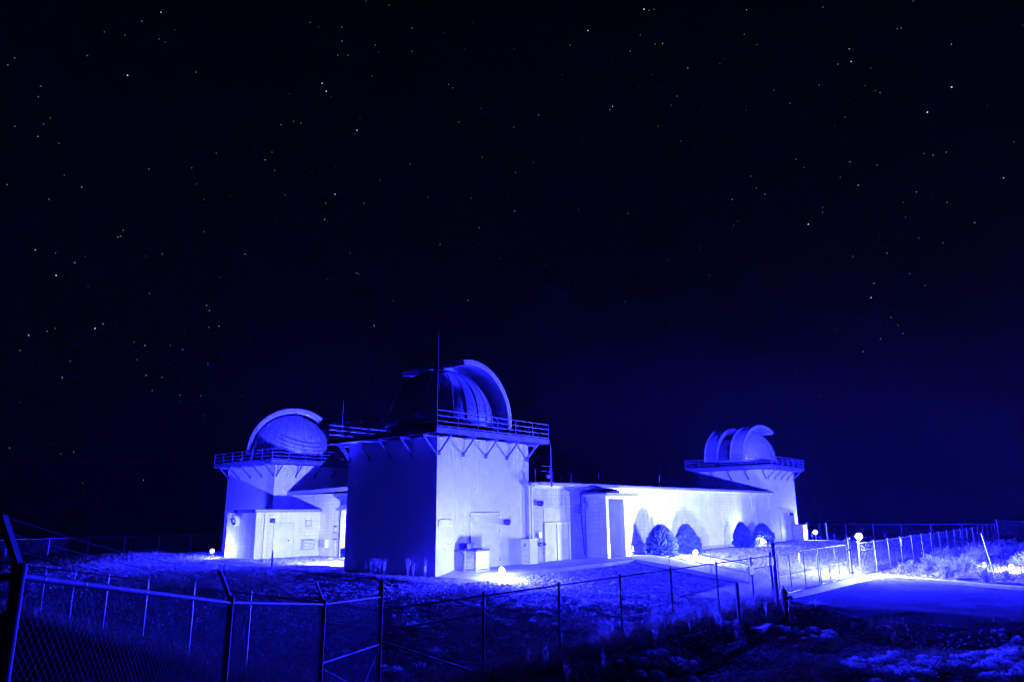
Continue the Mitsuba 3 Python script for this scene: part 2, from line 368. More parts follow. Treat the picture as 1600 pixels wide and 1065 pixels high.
def make_dome(tw, cx, cy, ds, gap, half, off, top_a=112, gores=24, R=3.05, lift=0.0):
    """dome parts of tower tw; ds: heading (deg) of the slit; gap: half the slit width; half: width of a shutter leaf; off: inner edge of the open leaves"""
    cz = 7.85
    dome = part(tw, 'dome', MB().lathe([(2.62, ZD), (2.78, ZD), (2.78, 7.46), (2.62, 7.46)], (cx, cy, 0), 48), 'deck_steel', 40)
    a = math.radians(ds); D = np.array([math.cos(a), math.sin(a), 0]); N = np.array([-D[1], D[0], 0])
    Rm = np.eye(4); Rm[:3, 0], Rm[:3, 1], Rm[:3, 3] = D, N, (cx, cy, cz)
    to = T(Rm)
    shell = m3.Manifold.sphere(R, 128) - m3.Manifold.sphere(R - 0.05, 128)
    shell = shell ^ m3.Manifold.cube([8, 8, 8], True).translate([0, 0, 4 - 0.30])
    shell -= m3.Manifold.cube([4.6, 2 * gap, 8], True).translate([2.3 - 0.75, 0, 0])
    step = 360 / gores
    for g in range(gores):
        w0, w1 = math.radians(g * step + 0.12), math.radians((g + 1) * step - 0.12)
        wedge = m3.CrossSection([np.array([(0.02, 0), (6 * math.cos(w0), 6 * math.sin(w0)), (6 * math.cos(w1), 6 * math.sin(w1))])]).extrude(8).translate([0, 0, -3])
        piece = shell ^ wedge
        if piece.num_tri() > 4:
            part(dome, 'gore', shape(piece, 'dome_paint', 35, to_world=to), 'dome_paint')
    for g in range(gores):
        w = math.radians(g * step); pts = []
        runs = []
        for e in np.linspace(-5, 86, 40):
            er = math.radians(e); p = np.array([math.cos(er) * math.cos(w), math.cos(er) * math.sin(w), math.sin(er)]) * (R + 0.012)
            if abs(p[1]) < gap + 0.04 and p[0] > -0.79: 
                if len(pts) > 1: runs.append(pts)
                pts = []
            else: pts.append(p)
        if len(pts) > 1: runs.append(pts)
        if runs:
            m = MB()
            for r_ in runs: m.tube(r_, 0.028, 5)
            part(dome, 'rib', shape(m, 'dome_seam', 50, to_world=to), 'dome_seam')
    part(dome, 'skirt', shape(MB().lathe([(2.80, -0.38), (3.10, -0.38), (3.14, -0.28), (3.10, -0.16), (3.0, -0.16)], (0, 0, 0), 64), 'dome_paint', 35, to_world=to), 'dome_paint')
    part(dome, 'lining', shape(MB().lathe([(R - .07, -0.25)] + [((R - .07) * math.cos(e), (R - .07) * math.sin(e)) for e in np.radians(np.linspace(2, 40, 12))], (0, 0, 0), 64), 'dome_inside', True, to_world=to), 'dome_inside')
    A1 = math.radians(top_a)
    for s in (1, -1):
        t0, t1 = s * off, s * (off + half)
        leaf = MB(); leaf.add(*arc_shell(R + lift + 0.16, R + lift + 0.20, min(t0, t1), max(t0, t1), 0, A1, 40, -0.28))
        k = part(dome, 'shutter', shape(leaf, 'shutter_inside', 35, to_world=to), 'shutter_inside')
        e = 0.045
        rims = MB()
        for t in (t0, t1 - s * e):
            rims.add(*arc_shell(R + lift + 0.02, R + lift + 0.30, min(t, t + s * e), max(t, t + s * e), 0, A1, 40, -0.28))
        part(dome, 'shutter_rim', shape(rims, 'dome_paint', 35, to_world=to), 'dome_paint')
        skin = MB(); skin.add(*arc_shell(R + lift + 0.203, R + lift + 0.215, min(t0, t1) + .05, max(t0, t1) - .05, 0, A1, 40, -0.28))
        part(dome, 'shutter_skin', shape(skin, 'dome_paint', 35, to_world=to), 'dome_paint')
        endp = MB(); ca, sa = math.cos(A1), math.sin(A1)
        rr = R + lift + 0.16
        endp.obox([rr * ca, (t0 + t1) / 2, rr * sa], [0.14 * ca, 0, 0.14 * sa], [0, abs(t1 - t0) / 2 - .05, 0], [-0.02 * sa, 0, 0.02 * ca])
        part(dome, 'shutter_end', shape(endp, 'dome_paint', to_world=to), 'dome_paint')
    # slit frame standing on the dome
    fr = MB()
    for s in (1, -1):
        rr = R + 0.07
        fr.add(*[x for x in arc_shell(R - 0.1, rr, s * gap - 0.03 * (s > 0) * 0 - 0.03, s * gap + 0.03, 0.0, math.radians(103), 36, -0.28)])
    part(dome, 'slit_frame', shape(fr, 'dome_paint', 35, to_world=to), 'dome_paint')
    rail = MB()
    for s in (1, -1): rail.beam([0.9 * math.cos(math.radians(96)), -(off + half), R + .10], [0.9 * math.cos(math.radians(96)), (off + half), R + .10], 0.08, 0.06); break
    part(dome, 'slide_rail', shape(rail, 'platform_steel', to_world=to), 'platform_steel')
    return dome

def make_tower(label, x0, y0, ds, gap, half, off, top_a, feet=-0.7, **dome):
    tw = thing('observatory_tower', label, 'tower')
    core = MB().box(x0 + .012, x0 + W - .012, y0 + .012, y0 + W - .012, feet, ZB - 0.01)
    wall = part(tw, 'wall', core, 'siding_paint')
    for face in ((0, -1), (-1, 0)):
        for k in range(8):
            ang = rot_to(face)
            if face == (0, -1): o = (x0 + k * PW, y0 + .012)
            else: o = (x0 + .012, y0 + W - k * PW)
            part(wall, 'siding_panel', {**panel_low[k % 3], 'to_world': T().translate([o[0], o[1], -0.45]).rotate([0, 0, 1], ang)}, None)
            part(wall, 'siding_panel', {**panel_top[(k + 1) % 3], 'to_world': T().translate([o[0], o[1], SEAM]).rotate([0, 0, 1], ang)}, None)
    for (cx_, cy_) in ((x0, y0), (x0 + W, y0), (x0, y0 + W)):
        tr = MB(); tr.box(cx_ - .03, cx_ + .03, cy_ - .03, cy_ + .03, feet, ZB - .02)
        part(tw, 'corner_trim', tr, 'siding_paint')
    # platform
    a0, a1, b0, b1 = x0 - OV, x0 + W + OV, y0 - OV, y0 + W + OV
    plat = part(tw, 'platform', MB().box(a0 + .06, a1 - .06, b0 + .06, b1 - .06, ZD - .06, ZD - .01), 'deck_steel')
    for q in ((a0, a1, b0, b0 + .055), (a0, a1, b1 - .055, b1), (a0, a0 + .055, b0 + .06, b1 - .06), (a1 - .055, a1, b0 + .06, b1 - .06)):
        part(plat, 'edge_beam', MB().box(*q, ZB, ZD), 'platform_steel')
    n = 6; L = a1 - a0
    def at(side, t, ins=0.03):
        return {0: (a0 + t * L, b0 + ins), 1: (a0 + ins, b0 + t * L), 2: (a0 + t * L, b1 - ins), 3: (a1 - ins, b0 + t * L)}[side]
    for side in range(4):
        for k in range(n + (side in (0, 2))):
            if side in (1, 3) and k == 0: continue
            x, y = at(side, min(max(k / n, 0.0035), 0.9965))
            part(plat, 'post', MB().tube([(x, y, ZB + .03), (x, y, ZR)], 0.028, 8), 'platform_steel', 60)
        for z in (ZR, 7.48, 7.21, 6.98):
            p, q = at(side, 0.003), at(side, 0.997)
            part(plat, 'rail', MB().tube([(*p, z), (*q, z)], 0.024, 8), 'platform_steel', 60)
    for side, face in enumerate(((0, -1), (-1, 0), (0, 1), (1, 0))):
        f = np.array([*face, 0.0]); tdir = np.array([abs(face[1]), abs(face[0]), 0.0])
        base = np.array({0: (x0, y0), 1: (x0, y0), 2: (x0, y0 + W), 3: (x0 + W, y0)}[side] + (0.0,))
        for k in range(5):
            p = base + tdir * (0.1 + k * (W - 0.2) / 4) + f * 0.05
            m = MB()
            m.beam(p + [0, 0, 5.76], p + f * (OV - .1) + [0, 0, ZB - .05], 0.075, 0.075)
            m.beam(p + [0, 0, ZB - .05], p + f * (OV - .06) + [0, 0, ZB - .05], 0.075, 0.09)
            m.obox(p + [0, 0, 5.74], tdir * .07, f * .03, [0, 0, .12])
            part(plat, 'bracket', m, 'platform_steel')
    make_dome(tw, x0 + W / 2, y0 + W / 2, ds, gap, half, off, top_a, **dome)
    return tw

near = make_tower('near observatory tower with one lit wall, a dark side wall and an open dome', 0.0, 0.0, 0.0, 1.0, 1.7, 0.95, 103)
left = make_tower('blue lit observatory tower at the left, rising behind the low annex', 5.8, 24.42, 152.0, 0.62, 1.3, 0.66, 128, -1.0, R=3.12, lift=0.20)
right = make_tower('far observatory tower at the right end of the long hall', 43.75, 0.0, 165.0, 0.95, 1.6, 0.85, 126, -0.8)

# masts, door, ladders belonging to the towers
part(near, 'lightning_rod', MB().tube([(-.88, -.88, ZR), (-.88, -.88, 11.7)], [0.03, 0.014], 6), 'platform_steel', 60)
part(near, 'lightning_rod', MB().tube([(2.0, 8.05, ZR), (2.0, 8.05, 11.9)], [0.03, 0.012], 6), 'platform_steel', 60)
part(left, 'lightning_rod', MB().tube([(11.3, 23.55, ZR), (11.3, 23.55, 12.2)], [0.035, 0.015], 6), 'platform_steel', 60)
part(right, 'lightning_rod', MB().tube([(48.5, 8.0, ZR), (48.5, 8.0, 11.3)], [0.035, 0.015], 6), 'platform_steel', 60)
part(right, 'lightning_rod', MB().tube([(51.7, 7.2, ZR), (51.7, 7.2, 11.9)], [0.035, 0.015], 6), 'platform_steel', 60)
def tower_door(tw, x0, x1, zt, ztr, name='door'):
    fr = MB()
    for a, b, c, d in ((x0 - .07, x0, -0.02, ztr + .06), (x1, x1 + .07, -0.02, ztr + .06), (x0, x1, ztr, ztr + .06), (x0, x1, zt, zt + .06)):
        fr.box(a, b, -.075, -.012, c, d)
    part(tw, 'door_frame', fr, 'white_trim')
    part(tw, 'transom_panel', MB().box(x0, x1, -.055, -.012, zt + .06, ztr), 'door_paint')
    mid = (x0 + x1) / 2
    for a, b, s in ((x0 + .005, mid - .006, 1), (mid + .006, x1 - .005, -1)):
        d = part(tw, name, MB().box(a, b, -.062, -.015, 0.02, zt - .006), 'door_paint')
        hx = b - .09 if s > 0 else a + .09
        part(d, 'handle', MB().tube([(hx, -.062, 1.02), (hx, -.11, 1.02)], .018, 6).tube([(hx, -.105, 1.02), (hx - s * .11, -.105, 1.02)], .012, 6), 'dark_metal')
        for z in (0.35, 1.1, 1.85):
            hh = a + .012 if s > 0 else b - .012
            part(d, 'hinge', MB().tube([(hh, -.068, z - .06), (hh, -.068, z + .06)], .016, 6), 'dark_metal')
tower_door(near, 2.49, 4.69, 2.13, 2.72)
tower_door(right, 46.1, 48.3, 2.15, 2.70)
lad = MB()
for s in (0, .42): lad.tube([(13.95, 23.5 - s, 4.9), (13.95, 23.5 - s, 7.75)], 0.022, 6)
for z in np.arange(5.0, 7.0, .3): lad.tube([(13.95, 23.5, z), (13.95, 23.08, z)], 0.014, 5)
part(left, 'ladder', lad, 'platform_steel', 60)
ant = MB(); ax_, ay_ = 8.18, -0.95
ant.tube([(ax_, ay_, ZB), (ax_, ay_, 5.0)], 0.03, 6); ant.tube([(ax_ + .02, ay_, 5.9), (ax_ + .02, ay_, 4.2)], 0.05, 6)
for z in (5.35, 5.05): ant.tube([(ax_ - .75, ay_ + .1, z), (ax_ + .25, ay_ + .1, z)], 0.012, 5)
ant.obox((ax_ - .2, ay_ + .05, 4.75), (.07, 0, 0), (0, .07, 0), (0, 0, .09))
part(near, 'antenna_mast', ant, 'platform_steel', 60)

# ------------------------------------------------------------------ block work
def block_wall(parent, origin, u, nrm, length, z0, z1, openings=(), near_len=0.0, mat='block_paint', bw=0.5, bh=0.25):
    """stack-bond blocks standing proud of the core along u from origin; openings: (s0, s1, z0, z1). Blocks nearer than near_len are single parts."""
    u, nrm, o = np.asarray(u, float), np.asarray(nrm, float), np.asarray(origin, float)
    rest, count = MB(), 0
    n, m = int(math.ceil(length / bw - 1e-6)), int(math.ceil((z1 - z0) / bh - 1e-6))
    r = np.random.default_rng(int(abs(origin[0] * 100 + origin[1] * 7)) + 5)
    for i in range(n):
        for j in range(m):
            s0, s1 = i * bw + .007, min((i + 1) * bw, length) - .007
            c0, c1 = z0 + j * bh + .007, min(z0 + (j + 1) * bh, z1) - .007
            if s1 - s0 < .03 or c1 - c0 < .03: continue
            boxes = [(s0, s1, c0, c1)]
            for (p0, p1, q0, q1) in openings:
                nb = []
                for (a, b, c, d) in boxes:
                    if b <= p0 or a >= p1 or d <= q0 or c >= q1: nb.append((a, b, c, d)); continue
                    if a < p0: nb.append((a, p0, c, d))
                    if b > p1: nb.append((p1, b, c, d))
                    if c < q0: nb.append((max(a, p0), min(b, p1), c, q0))
                    if d > q1: nb.append((max(a, p0), min(b, p1), q1, d))
                boxes = nb
            dep = 0.016 + r.uniform(-.0022, .0022)
            one = MB()
            for (a, b, c, d) in boxes:
                if b - a < .02 or d - c < .02: continue
                tgt = one if s1 < near_len else rest
                tgt.obox(o + u * (a + b) / 2 + nrm * (dep / 2 - .002) + [0, 0, (c + d) / 2], u * (b - a) / 2, nrm * (dep / 2 + .002), [0, 0, (d - c) / 2])
            if one.v: part(parent, 'block', one, mat if r.random() < .7 else 'block_paint_b')
    if rest.v: part(parent, 'block_courses', rest, mat, kind='stuff', label='courses of painted stack bond blocks')

HX0, HX1, HY1, HE = 7.40, 43.72, 24.40, 4.25
hall = thing('block_hall', 'long low block hall between the near tower and the far tower', 'building')
hw = part(hall, 'wall', MB().box(HX0, HX1, 0.0, HY1, -1.0, HE), 'mortar')
block_wall(hw, (HX0, 0, 0), (1, 0, 0), (0, -1, 0), HX1 - HX0 - .03, 0.0, HE - .12,
           openings=[(1.16, 3.76, -1, 2.20), (1.2, 3.32, 2.24, 3.06), (5.35, 8.3, -1, 3.9)], near_len=5.2)
block_wall(hw, (HX0, HY1 - .01, 0), (0, -1, 0), (-1, 0, 0), HY1 - 7.25, -0.5, HE + .02)
roof = MB()
rz = lambda y: 4.44 + 0.30 * (1 - abs(y - 12.0) / 12.4)
sec = [(-0.45, rz(-.45)), (12.0, rz(12.0)), (24.39, rz(24.39)), (24.39, rz(24.39) - .16), (12.0, rz(12) - .16), (-0.45, rz(-.45) - .16)]
def roof_strip(x0, x1, ya, yb):
    ys_ = [ya] + ([12.0] if ya < 12 < yb else []) + [yb]
    for a, b in zip(ys_[:-1], ys_[1:]):
        v = [[x, y, z] for x in (x0, x1) for (y, z) in ((a, rz(a)), (b, rz(b)), (b, rz(b) - .14), (a, rz(a) - .14))]
        roof.add(v, [[0, 1, 2, 3], [7, 6, 5, 4], [0, 4, 5, 1], [1, 5, 6, 2], [2, 6, 7, 3], [3, 7, 4, 0]])
roof_strip(7.23, 43.6, -0.45, 7.23); roof_strip(7.02, 43.6, 7.232, 24.39)
rf = part(hall, 'roof', roof, 'roof_metal')
part(rf, 'fascia', MB().box(7.23, 43.6, -0.49, -0.455, rz(-.45) - .16, rz(-.45) + .025), 'gutter_metal')
part(rf, 'gutter', MB().box(7.24, 43.62, -0.56, -0.495, rz(-.45) - .13, rz(-.45) - .03), 'gutter_metal')
gf = MB()
for a, b in ((7.24, 12.0), (12.0, 24.38)):
    gf.obox((6.985, (a + b) / 2, (rz(a) + rz(b)) / 2 - .09), (0, (b - a) / 2, (rz(b) - rz(a)) / 2), (.03, 0, 0), (0, 0, .14))
part(rf, 'barge_board', gf, 'gutter_metal')
part(hall, 'frieze_board', MB().box(7.42, 43.7, -0.07, -0.004, HE - .115, HE + .05), 'white_trim')
part(hall, 'soffit', MB().box(7.24, 43.6, -0.45, 0.0, HE + .055, HE + .075), 'white_trim')
part(hall, 'corner_post', MB().box(7.215, 7.41, -0.06, 0.1, -0.4, HE - .02), 'white_trim')
def downpipe(x, r=.045):
    m = MB().tube([(x, -.50, HE + .05), (x, -.42, HE - .05), (x, -.11, HE - .32), (x, -.09, HE - .45), (x, -.09, 0.12), (x, -.2, 0.02)], r, 8)
    for z in (1.0, 2.4, 3.6): m.box(x - .07, x + .07, -.12, -.02, z, z + .04)
    part(hall, 'downpipe', m, 'white_trim', 60)
for x in (21.15, 30.1, 39.15, 43.3): downpipe(x)
m = MB().box(7.235, 7.365, -.25, -.12, 0.12, HE - .06); m.obox((7.30, -.42, HE + .05), (.13, 0, 0), (0, .14, 0), (0, 0, .10)); m.beam((7.30, -.36, HE), (7.30, -.18, HE - .12), .12, .12)
for z in (.9, 2.3, 3.6): m.box(7.215, 7.385, -.26, -.065, z, z + .05)
part(hall, 'downpipe', m, 'white_trim', label='square white downpipe in the corner beside the near tower')
# double door with white frame, panel above
dr0, dr1, dz = 8.62, 11.10, 2.14
fr = MB()
for a, b, c, d in ((dr0, dr0 + .11, 0.0, dz + .04), (dr1 - .11, dr1, 0.0, dz + .04), (dr0 + .11, dr1 - .11, dz - .07, dz + .04)): fr.box(a, b, -.09, -.002, c, d)
part(hall, 'door_frame', fr, 'white_trim')
mid = (dr0 + dr1) / 2
part(hall, 'door_mullion', MB().box(mid - .05, mid + .05, -.085, -.002, 0.0, dz - .072), 'white_trim')
for a, b in ((dr0 + .112, mid - .052), (mid + .052, dr1 - .112)):
    d = part(hall, 'door', MB().box(a, b, -.05, -.002, 0.015, dz - .075), 'door_paint')
    part(d, 'handle', MB().tube([(b - .1, -.05, 1.0), (b - .1, -.10, 1.0)], .02, 6), 'grey_metal')
part(hall, 'blank_panel', MB().box(8.62, 10.70, -.03, -.002, 2.25, 3.05), 'door_paint')
for x, h in ((12.5, .45), (13.7, .7), (14.8, .3), (16.9, .85), (19.5, .5), (25.5, .95), (36.5, .6), (9.9, .9), (11.4, 1.1)):
    part(rf, 'vent_pipe', MB().tube([(x, 1.6, rz(1.6) - .05), (x, 1.6, rz(1.6) + h)], .035, 6).lathe([(.05, 0), (.05, .06), (.0, .07)], (x, 1.6, rz(1.6) + h * .55), 8), 'gutter_metal', 60)

# ------------------------------------------------------------------ entrance porch in front of the hall
porch = thing('entrance_porch', 'small projecting block porch with a flat roof in front of the hall', 'porch')
PX0, PX1, PY, PZ = 12.9, 15.62, -1.54, 3.70
pw = part(porch, 'side_wall', MB().box(PX0 + .016, 13.16, PY + .05, -.022, -0.3, PZ), 'mortar')
block_wall(pw, (PX0 + .016, -.024, 0), (0, -1, 0), (-1, 0, 0), 1.46, 0.0, PZ, near_len=9)
part(porch, 'side_wall', MB().box(15.02, PX1 - .02, PY + .05, -.022, -0.3, PZ), 'block_paint')
part(porch, 'door_jamb', MB().box(PX0 - .004, 13.20, PY - .01, PY + .048, 0.0, PZ), 'white_trim')
part(porch, 'door_jamb', MB().box(14.99, PX1, PY - .01, PY + .048, 0.0, PZ), 'white_trim')
part(porch, 'lintel', MB().box(13.203, 14.987, PY - .008, PY + .046, PZ - .16, PZ - .002), 'white_trim')
rfp = part(porch, 'roof', MB().box(12.55, 16.35, PY - .28, -0.065, PZ + .12, PZ + .20), 'roof_metal')
part(rfp, 'fascia', MB().box(12.56, 16.34, PY - .31, PY - .283, PZ + .01, PZ + .20), 'gutter_metal')
part(rfp, 'soffit', MB().box(12.56, 15.9, PY - .27, -.07, PZ + .003, PZ + .115), 'white_trim')
part(rfp, 'vent_cowl', MB().lathe([(1.05, 0), (1.05, .12), (.8, .24), (.3, .30), (0, .31)], (13.9, -.7, PZ + .2), 28), 'dark_metal', 40)  # dark dome built in place of a shadow shape over the roof
dd = part(porch, 'door', MB().box(13.20, 14.98, -.30, -.25, 0.02, 3.52), 'shade_dark_door')
for x in (13.64, 14.09, 14.54): part(dd, 'board_joint', MB().box(x - .012, x + .012, -.308, -.3005, 0.05, 3.48), 'dark_metal')
part(dd, 'closer_bar', MB().tube([(14.78, -.33, 1.75), (14.78, -.33, 3.45)], .012, 5), 'dark_metal')
part(dd, 'handle', MB().lathe([(.0, .0), (.05, .0), (.06, .03), (.03, .06), (0, .065)], (14.78, -.305, 1.68), 12, (0, -1, 0)), 'reflector', 40, label='pale round door pull')
part(porch, 'ceiling_lamp', MB().lathe([(.0, -.10), (.16, -.08), (.20, 0.0), (0, 0.0)], (14.2, -1.0, PZ + .002), 16), 'reflector', 40)

# ------------------------------------------------------------------ annex, back porch
annex = thing('low_annex', 'low white block annex with flat roof in front of the left tower', 'building')
AX0, AY0, AZ = 2.15, 20.4, 2.93
aw = part(annex, 'wall', MB().box(AX0, HX0 - .02, AY0, 24.39, -1.0, AZ), 'mortar')
block_wall(aw, (AX0, AY0, 0), (1, 0, 0), (0, -1, 0), HX0 - .02 - AX0, -0.5, AZ, openings=[(1.36, 3.06, -1, 2.16), (3.98, 4.52, 1.86, 2.38), (3.66, 4.74, .24, .98)])
block_wall(aw, (AX0, 24.38, 0), (0, -1, 0), (-1, 0, 0), 24.37 - AY0, -0.5, AZ)
ar = part(annex, 'roof', MB().box(AX0 - .22, HX0 - .03, AY0 - .24, 24.39, AZ + .002, AZ + .16), 'roof_metal')
part(ar, 'fascia', MB().box(AX0 - .25, AX0 - .222, AY0 - .26, 24.38, AZ - .04, AZ + .20), 'gutter_metal')
part(ar, 'drip_edge', MB().box(AX0 - .22, HX0 - .03, AY0 - .268, AY0 - .243, AZ + .07, AZ + .19), 'gutter_metal')
ad = part(annex, 'door', MB().box(AX0 + 1.40, AX0 + 3.02, AY0 - .03, AY0 + .01, -.2, 2.12), 'door_paint')
part(ad, 'handle', MB().tube([(AX0 + 2.6, AY0 - .03, .95), (AX0 + 2.6, AY0 - .12, .95)], .05, 8), 'dark_metal')
def louvre(parent, x0, x1, y, z0, z1, n, name='louvre'):
    f = MB()
    for a, b, c, d in ((x0, x0 + .05, z0, z1), (x1 - .05, x1, z0, z1), (x0 + .05, x1 - .05, z0, z0 + .05), (x0 + .05, x1 - .05, z1 - .05, z1)): f.box(a, b, y - .05, y + .01, c, d)
    k = part(parent, name, f, 'grey_metal')
    part(k, 'back', MB().box(x0 + .02, x1 - .02, y + .002, y + .008, z0 + .02, z1 - .02), 'dark_metal')
    for i in range(n):
        z = z0 + .05 + (i + .5) * (z1 - z0 - .1) / n; h = (z1 - z0 - .1) / n
        part(k, 'slat', MB().obox(((x0 + x1) / 2, y - .02, z), ((x1 - x0) / 2 - .051, 0, 0), (0, .02, -h * .3), (0, .003, .002)), 'white_trim')
louvre(annex, AX0 + 3.99, AX0 + 4.51, AY0, 1.87, 2.37, 5)
part(annex, 'downpipe', MB().tube([(2.78, AY0 - .06, AZ - .02), (2.78, AY0 - .06, -.25)], .04, 8), 'grey_metal', 60)
ac = thing('window_air_conditioner', 'boxy slatted air conditioner set low in the annex wall', 'air conditioner')
bx = part(ac, 'casing', MB().box(AX0 + 3.68, AX0 + 4.72, AY0 - .34, AY0 + .0, .25, .30).box(AX0 + 3.68, AX0 + 4.72, AY0 - .34, AY0, .92, .97).box(AX0 + 3.68, AX0 + 3.73, AY0 - .34, AY0, .302, .918).box(AX0 + 4.67, AX0 + 4.72, AY0 - .34, AY0, .302, .918), 'grey_metal')
for i in range(6): part(ac, 'slat', MB().box(AX0 + 3.735, AX0 + 4.665, AY0 - .32, AY0 - .30, .33 + i * .1, .385 + i * .1), 'white_trim')
fan = thing('round_fan_cowl', 'round pale fan cowl high on the shaded annex end wall', 'fan')
part(fan, 'cowl', MB().lathe([(.0, .0), (.36, .0), (.40, .10), (.37, .30), (.33, .34), (.30, .33)], (AX0 - .02, 23.0, 2.42), 24, (-1, -.15, -.25)), 'white_trim', 40)
part(fan, 'grille', MB().lathe([(.0, .24), (.30, .24)], (AX0 - .02, 23.0, 2.42), 20, (-1, -.15, -.25)), 'dark_metal')
part(fan, 'hub', MB().lathe([(.0, .29), (.11, .28), (.12, .24)], (AX0 - .02, 23.0, 2.42), 14, (-1, -.15, -.25)), 'reflector', 40)
bp = thing('back_porch', 'narrow back porch with overhanging flat cap behind the near tower', 'porch')
part(bp, 'wall', MB().box(6.0, HX0 - .03, 13.4, 15.95, -.8, 3.02), 'block_paint')
part(bp, 'roof', MB().box(5.8, HX0 - .03, 13.2, 16.3, 3.022, 3.17), 'roof_metal')
part(bp, 'coping', MB().box(5.9, HX0 - .03, 13.3, 16.1, 3.172, 3.30), 'gutter_metal')
gb = thing('gable_meter_box', 'pale meter box low on the end wall beside the annex', 'meter box')
part(gb, 'casing', MB().box(HX0 - .30, HX0 - .02, 19.2, 19.95, .37, .95), 'white_trim')
part(gb, 'lid', MB().box(HX0 - .33, HX0 - .305, 19.22, 19.93, .39, .93), 'grey_metal')
sp = thing('gable_standpipe', 'thin standpipe with three clips on the end wall beside the back porch', 'pipe')
part(sp, 'pipe', MB().tube([(HX0 - .09, 18.35, -.3), (HX0 - .09, 18.35, 1.9)], .03, 8), 'grey_metal', 60)
for z in (.95, 1.4, 1.83): part(sp, 'clip', MB().box(HX0 - .12, HX0 - .01, 18.2, 18.5, z, z + .07), 'dark_metal')

# ------------------------------------------------------------------ things on and before the front walls
sg = thing('blank_sign_board', 'blank white sign board on the lit wall near its dark corner', 'sign')
part(sg, 'board', MB().add([[.13, -.075, 2.10], [1.08, -.075, 2.10], [1.08, -.075, 2.43], [.6, -.075, 2.48], [.13, -.075, 2.43], [.13, -.045, 2.10], [1.08, -.045, 2.10], [1.08, -.045, 2.43], [.6, -.045, 2.48], [.13, -.045, 2.43]],
     [[0, 1, 2], [0, 2, 3], [0, 3, 4], [7, 6, 5], [8, 7, 5], [9, 8, 5], [0, 5, 6], [0, 6, 1], [1, 6, 7], [1, 7, 2], [2, 7, 8], [2, 8, 3], [3, 8, 9], [3, 9, 4], [4, 9, 5], [4, 5, 0]]), 'reflector')
for x in (.25, .95): part(sg, 'bolt', MB().lathe([(0, 0.03), (.02, .03), (.025, 0)], (x, -.078, 2.27), 8, (0, -1, 0)), 'grey_metal')
def wall_lamp(x, z, label, round_=True, y=-.02):
    k = thing('wall_lamp', label, 'wall lamp')
    part(k, 'backplate', MB().box(x - .13, x + .13, y - .05, y, z - .13, z + .13), 'dark_metal')
    part(k, 'hood', MB().lathe([(0, .0), (.15, .0), (.17, .06), (.16, .20), (.10, .26), (0, .27)], (x, y - .05, z), 18, (0.1, -1, -.1)), 'dark_metal', 40)
    part(k, 'lens', MB().lathe([(.0, .05), (.08, .04), (.10, .0)], (x + .17, y - .20, z + .02), 12, (.8, -.5, -.2)), 'reflector', 40)
wall_lamp(5.17, 2.27, 'unlit dark wall lamp on the near tower right of its double door')
wall_lamp(8.13, 3.27, 'unlit round dark wall lamp high on the hall beside the downpipe')
wall_lamp(48.95, 2.32, 'unlit small wall lamp beside the door of the far tower')
wall_lamp(3.33, 2.35, 'unlit small wall lamp left of the annex door', y=AY0 - .02)
nb = thing('notice_box', 'small white square box on the hall wall left of the white framed door', 'box')
part(nb, 'casing', MB().box(7.98, 8.30, -.11, -.02, 1.36, 1.66), 'white_trim')
part(nb, 'lid', MB().box(8.0, 8.28, -.125, -.112, 1.39, 1.63), 'reflector')
hb = thing('hose_tap', 'dark winged hose connection on the hall wall behind the cabinet', 'tap')
part(hb, 'body', MB().lathe([(0, 0), (.10, 0), (.12, .05), (.12, .16), (.08, .2), (0, .2)], (8.12, -.02, .98), 14, (0, -1, 0)), 'dark_metal', 40)
for s in (-1, 1): part(hb, 'outlet', MB().tube([(8.12, -.12, .98), (8.12 + s * .36, -.22, .97)], [.075, .06], 10), 'dark_metal', 40)
part(hb, 'pipe', MB().tube([(8.12, -.07, 1.08), (8.12, -.05, 1.34)], .015, 6), 'dark_metal')
cd = thing('condenser_unit', 'boxy air conditioning condenser with louvred sides on the apron by the tower', 'condenser unit')
cx0, cx1, cy0, cy1, ch = 1.16, 2.06, -1.62, -.86, 1.02
part(cd, 'base', MB().box(cx0 - .05, cx1 + .05, cy0 - .05, cy1 + .05, -.05, .07), 'concrete')
part(cd, 'core', MB().box(cx0 + .03, cx1 - .03, cy0 + .03, cy1 - .03, .07, ch - .06), 'dark_metal')
for a, b in ((cx0, cy0), (cx1, cy0), (cx0, cy1), (cx1, cy1)): part(cd, 'corner_post', MB().box(a - .03, a + .03, b - .03, b + .03, .07, ch - .05), 'grey_metal')
part(cd, 'top', MB().box(cx0 - .05, cx1 + .05, cy0 - .05, cy1 + .05, ch - .05, ch + .02), 'dark_metal')
part(cd, 'fan_guard', MB().lathe([(.30, .0), (.31, .04), (.1, .05), (0, .05)], ((cx0 + cx1) / 2, (cy0 + cy1) / 2, ch + .02), 20), 'dark_metal', 40)
for i in range(11):
    z = .12 + i * .077
    part(cd, 'slat', MB().obox(((cx0 + cx1) / 2, cy0 + .005, z + .03), ((cx1 - cx0) / 2 - .03, 0, 0), (0, .016, .026), (0, .003, -.002)), 'white_trim')
    part(cd, 'slat', MB().obox((cx0 + .005, (cy0 + cy1) / 2, z + .03), (0, (cy1 - cy0) / 2 - .03, 0), (.016, 0, .026), (.003, 0, -.002)), 'white_trim')
part(cd, 'nameplate', MB().box(cx0 + .50, cx0 + .72, cy0 - .03, cy0 - .02, .78, .90), 'reflector', label='blank pale plate')
part(cd, 'pipe', MB().tube([(cx0 - .02, cy1 + .1, .1), (cx0 - .02, cy1 + .1, .8), (cx0 + .1, cy1 + .5, .95), (cx0 + .1, -.04, .95)], .03, 6), 'dark_metal', 60)
db_ = thing('disconnect_box', 'small dark switch box on the tower wall above the condenser', 'switch box')
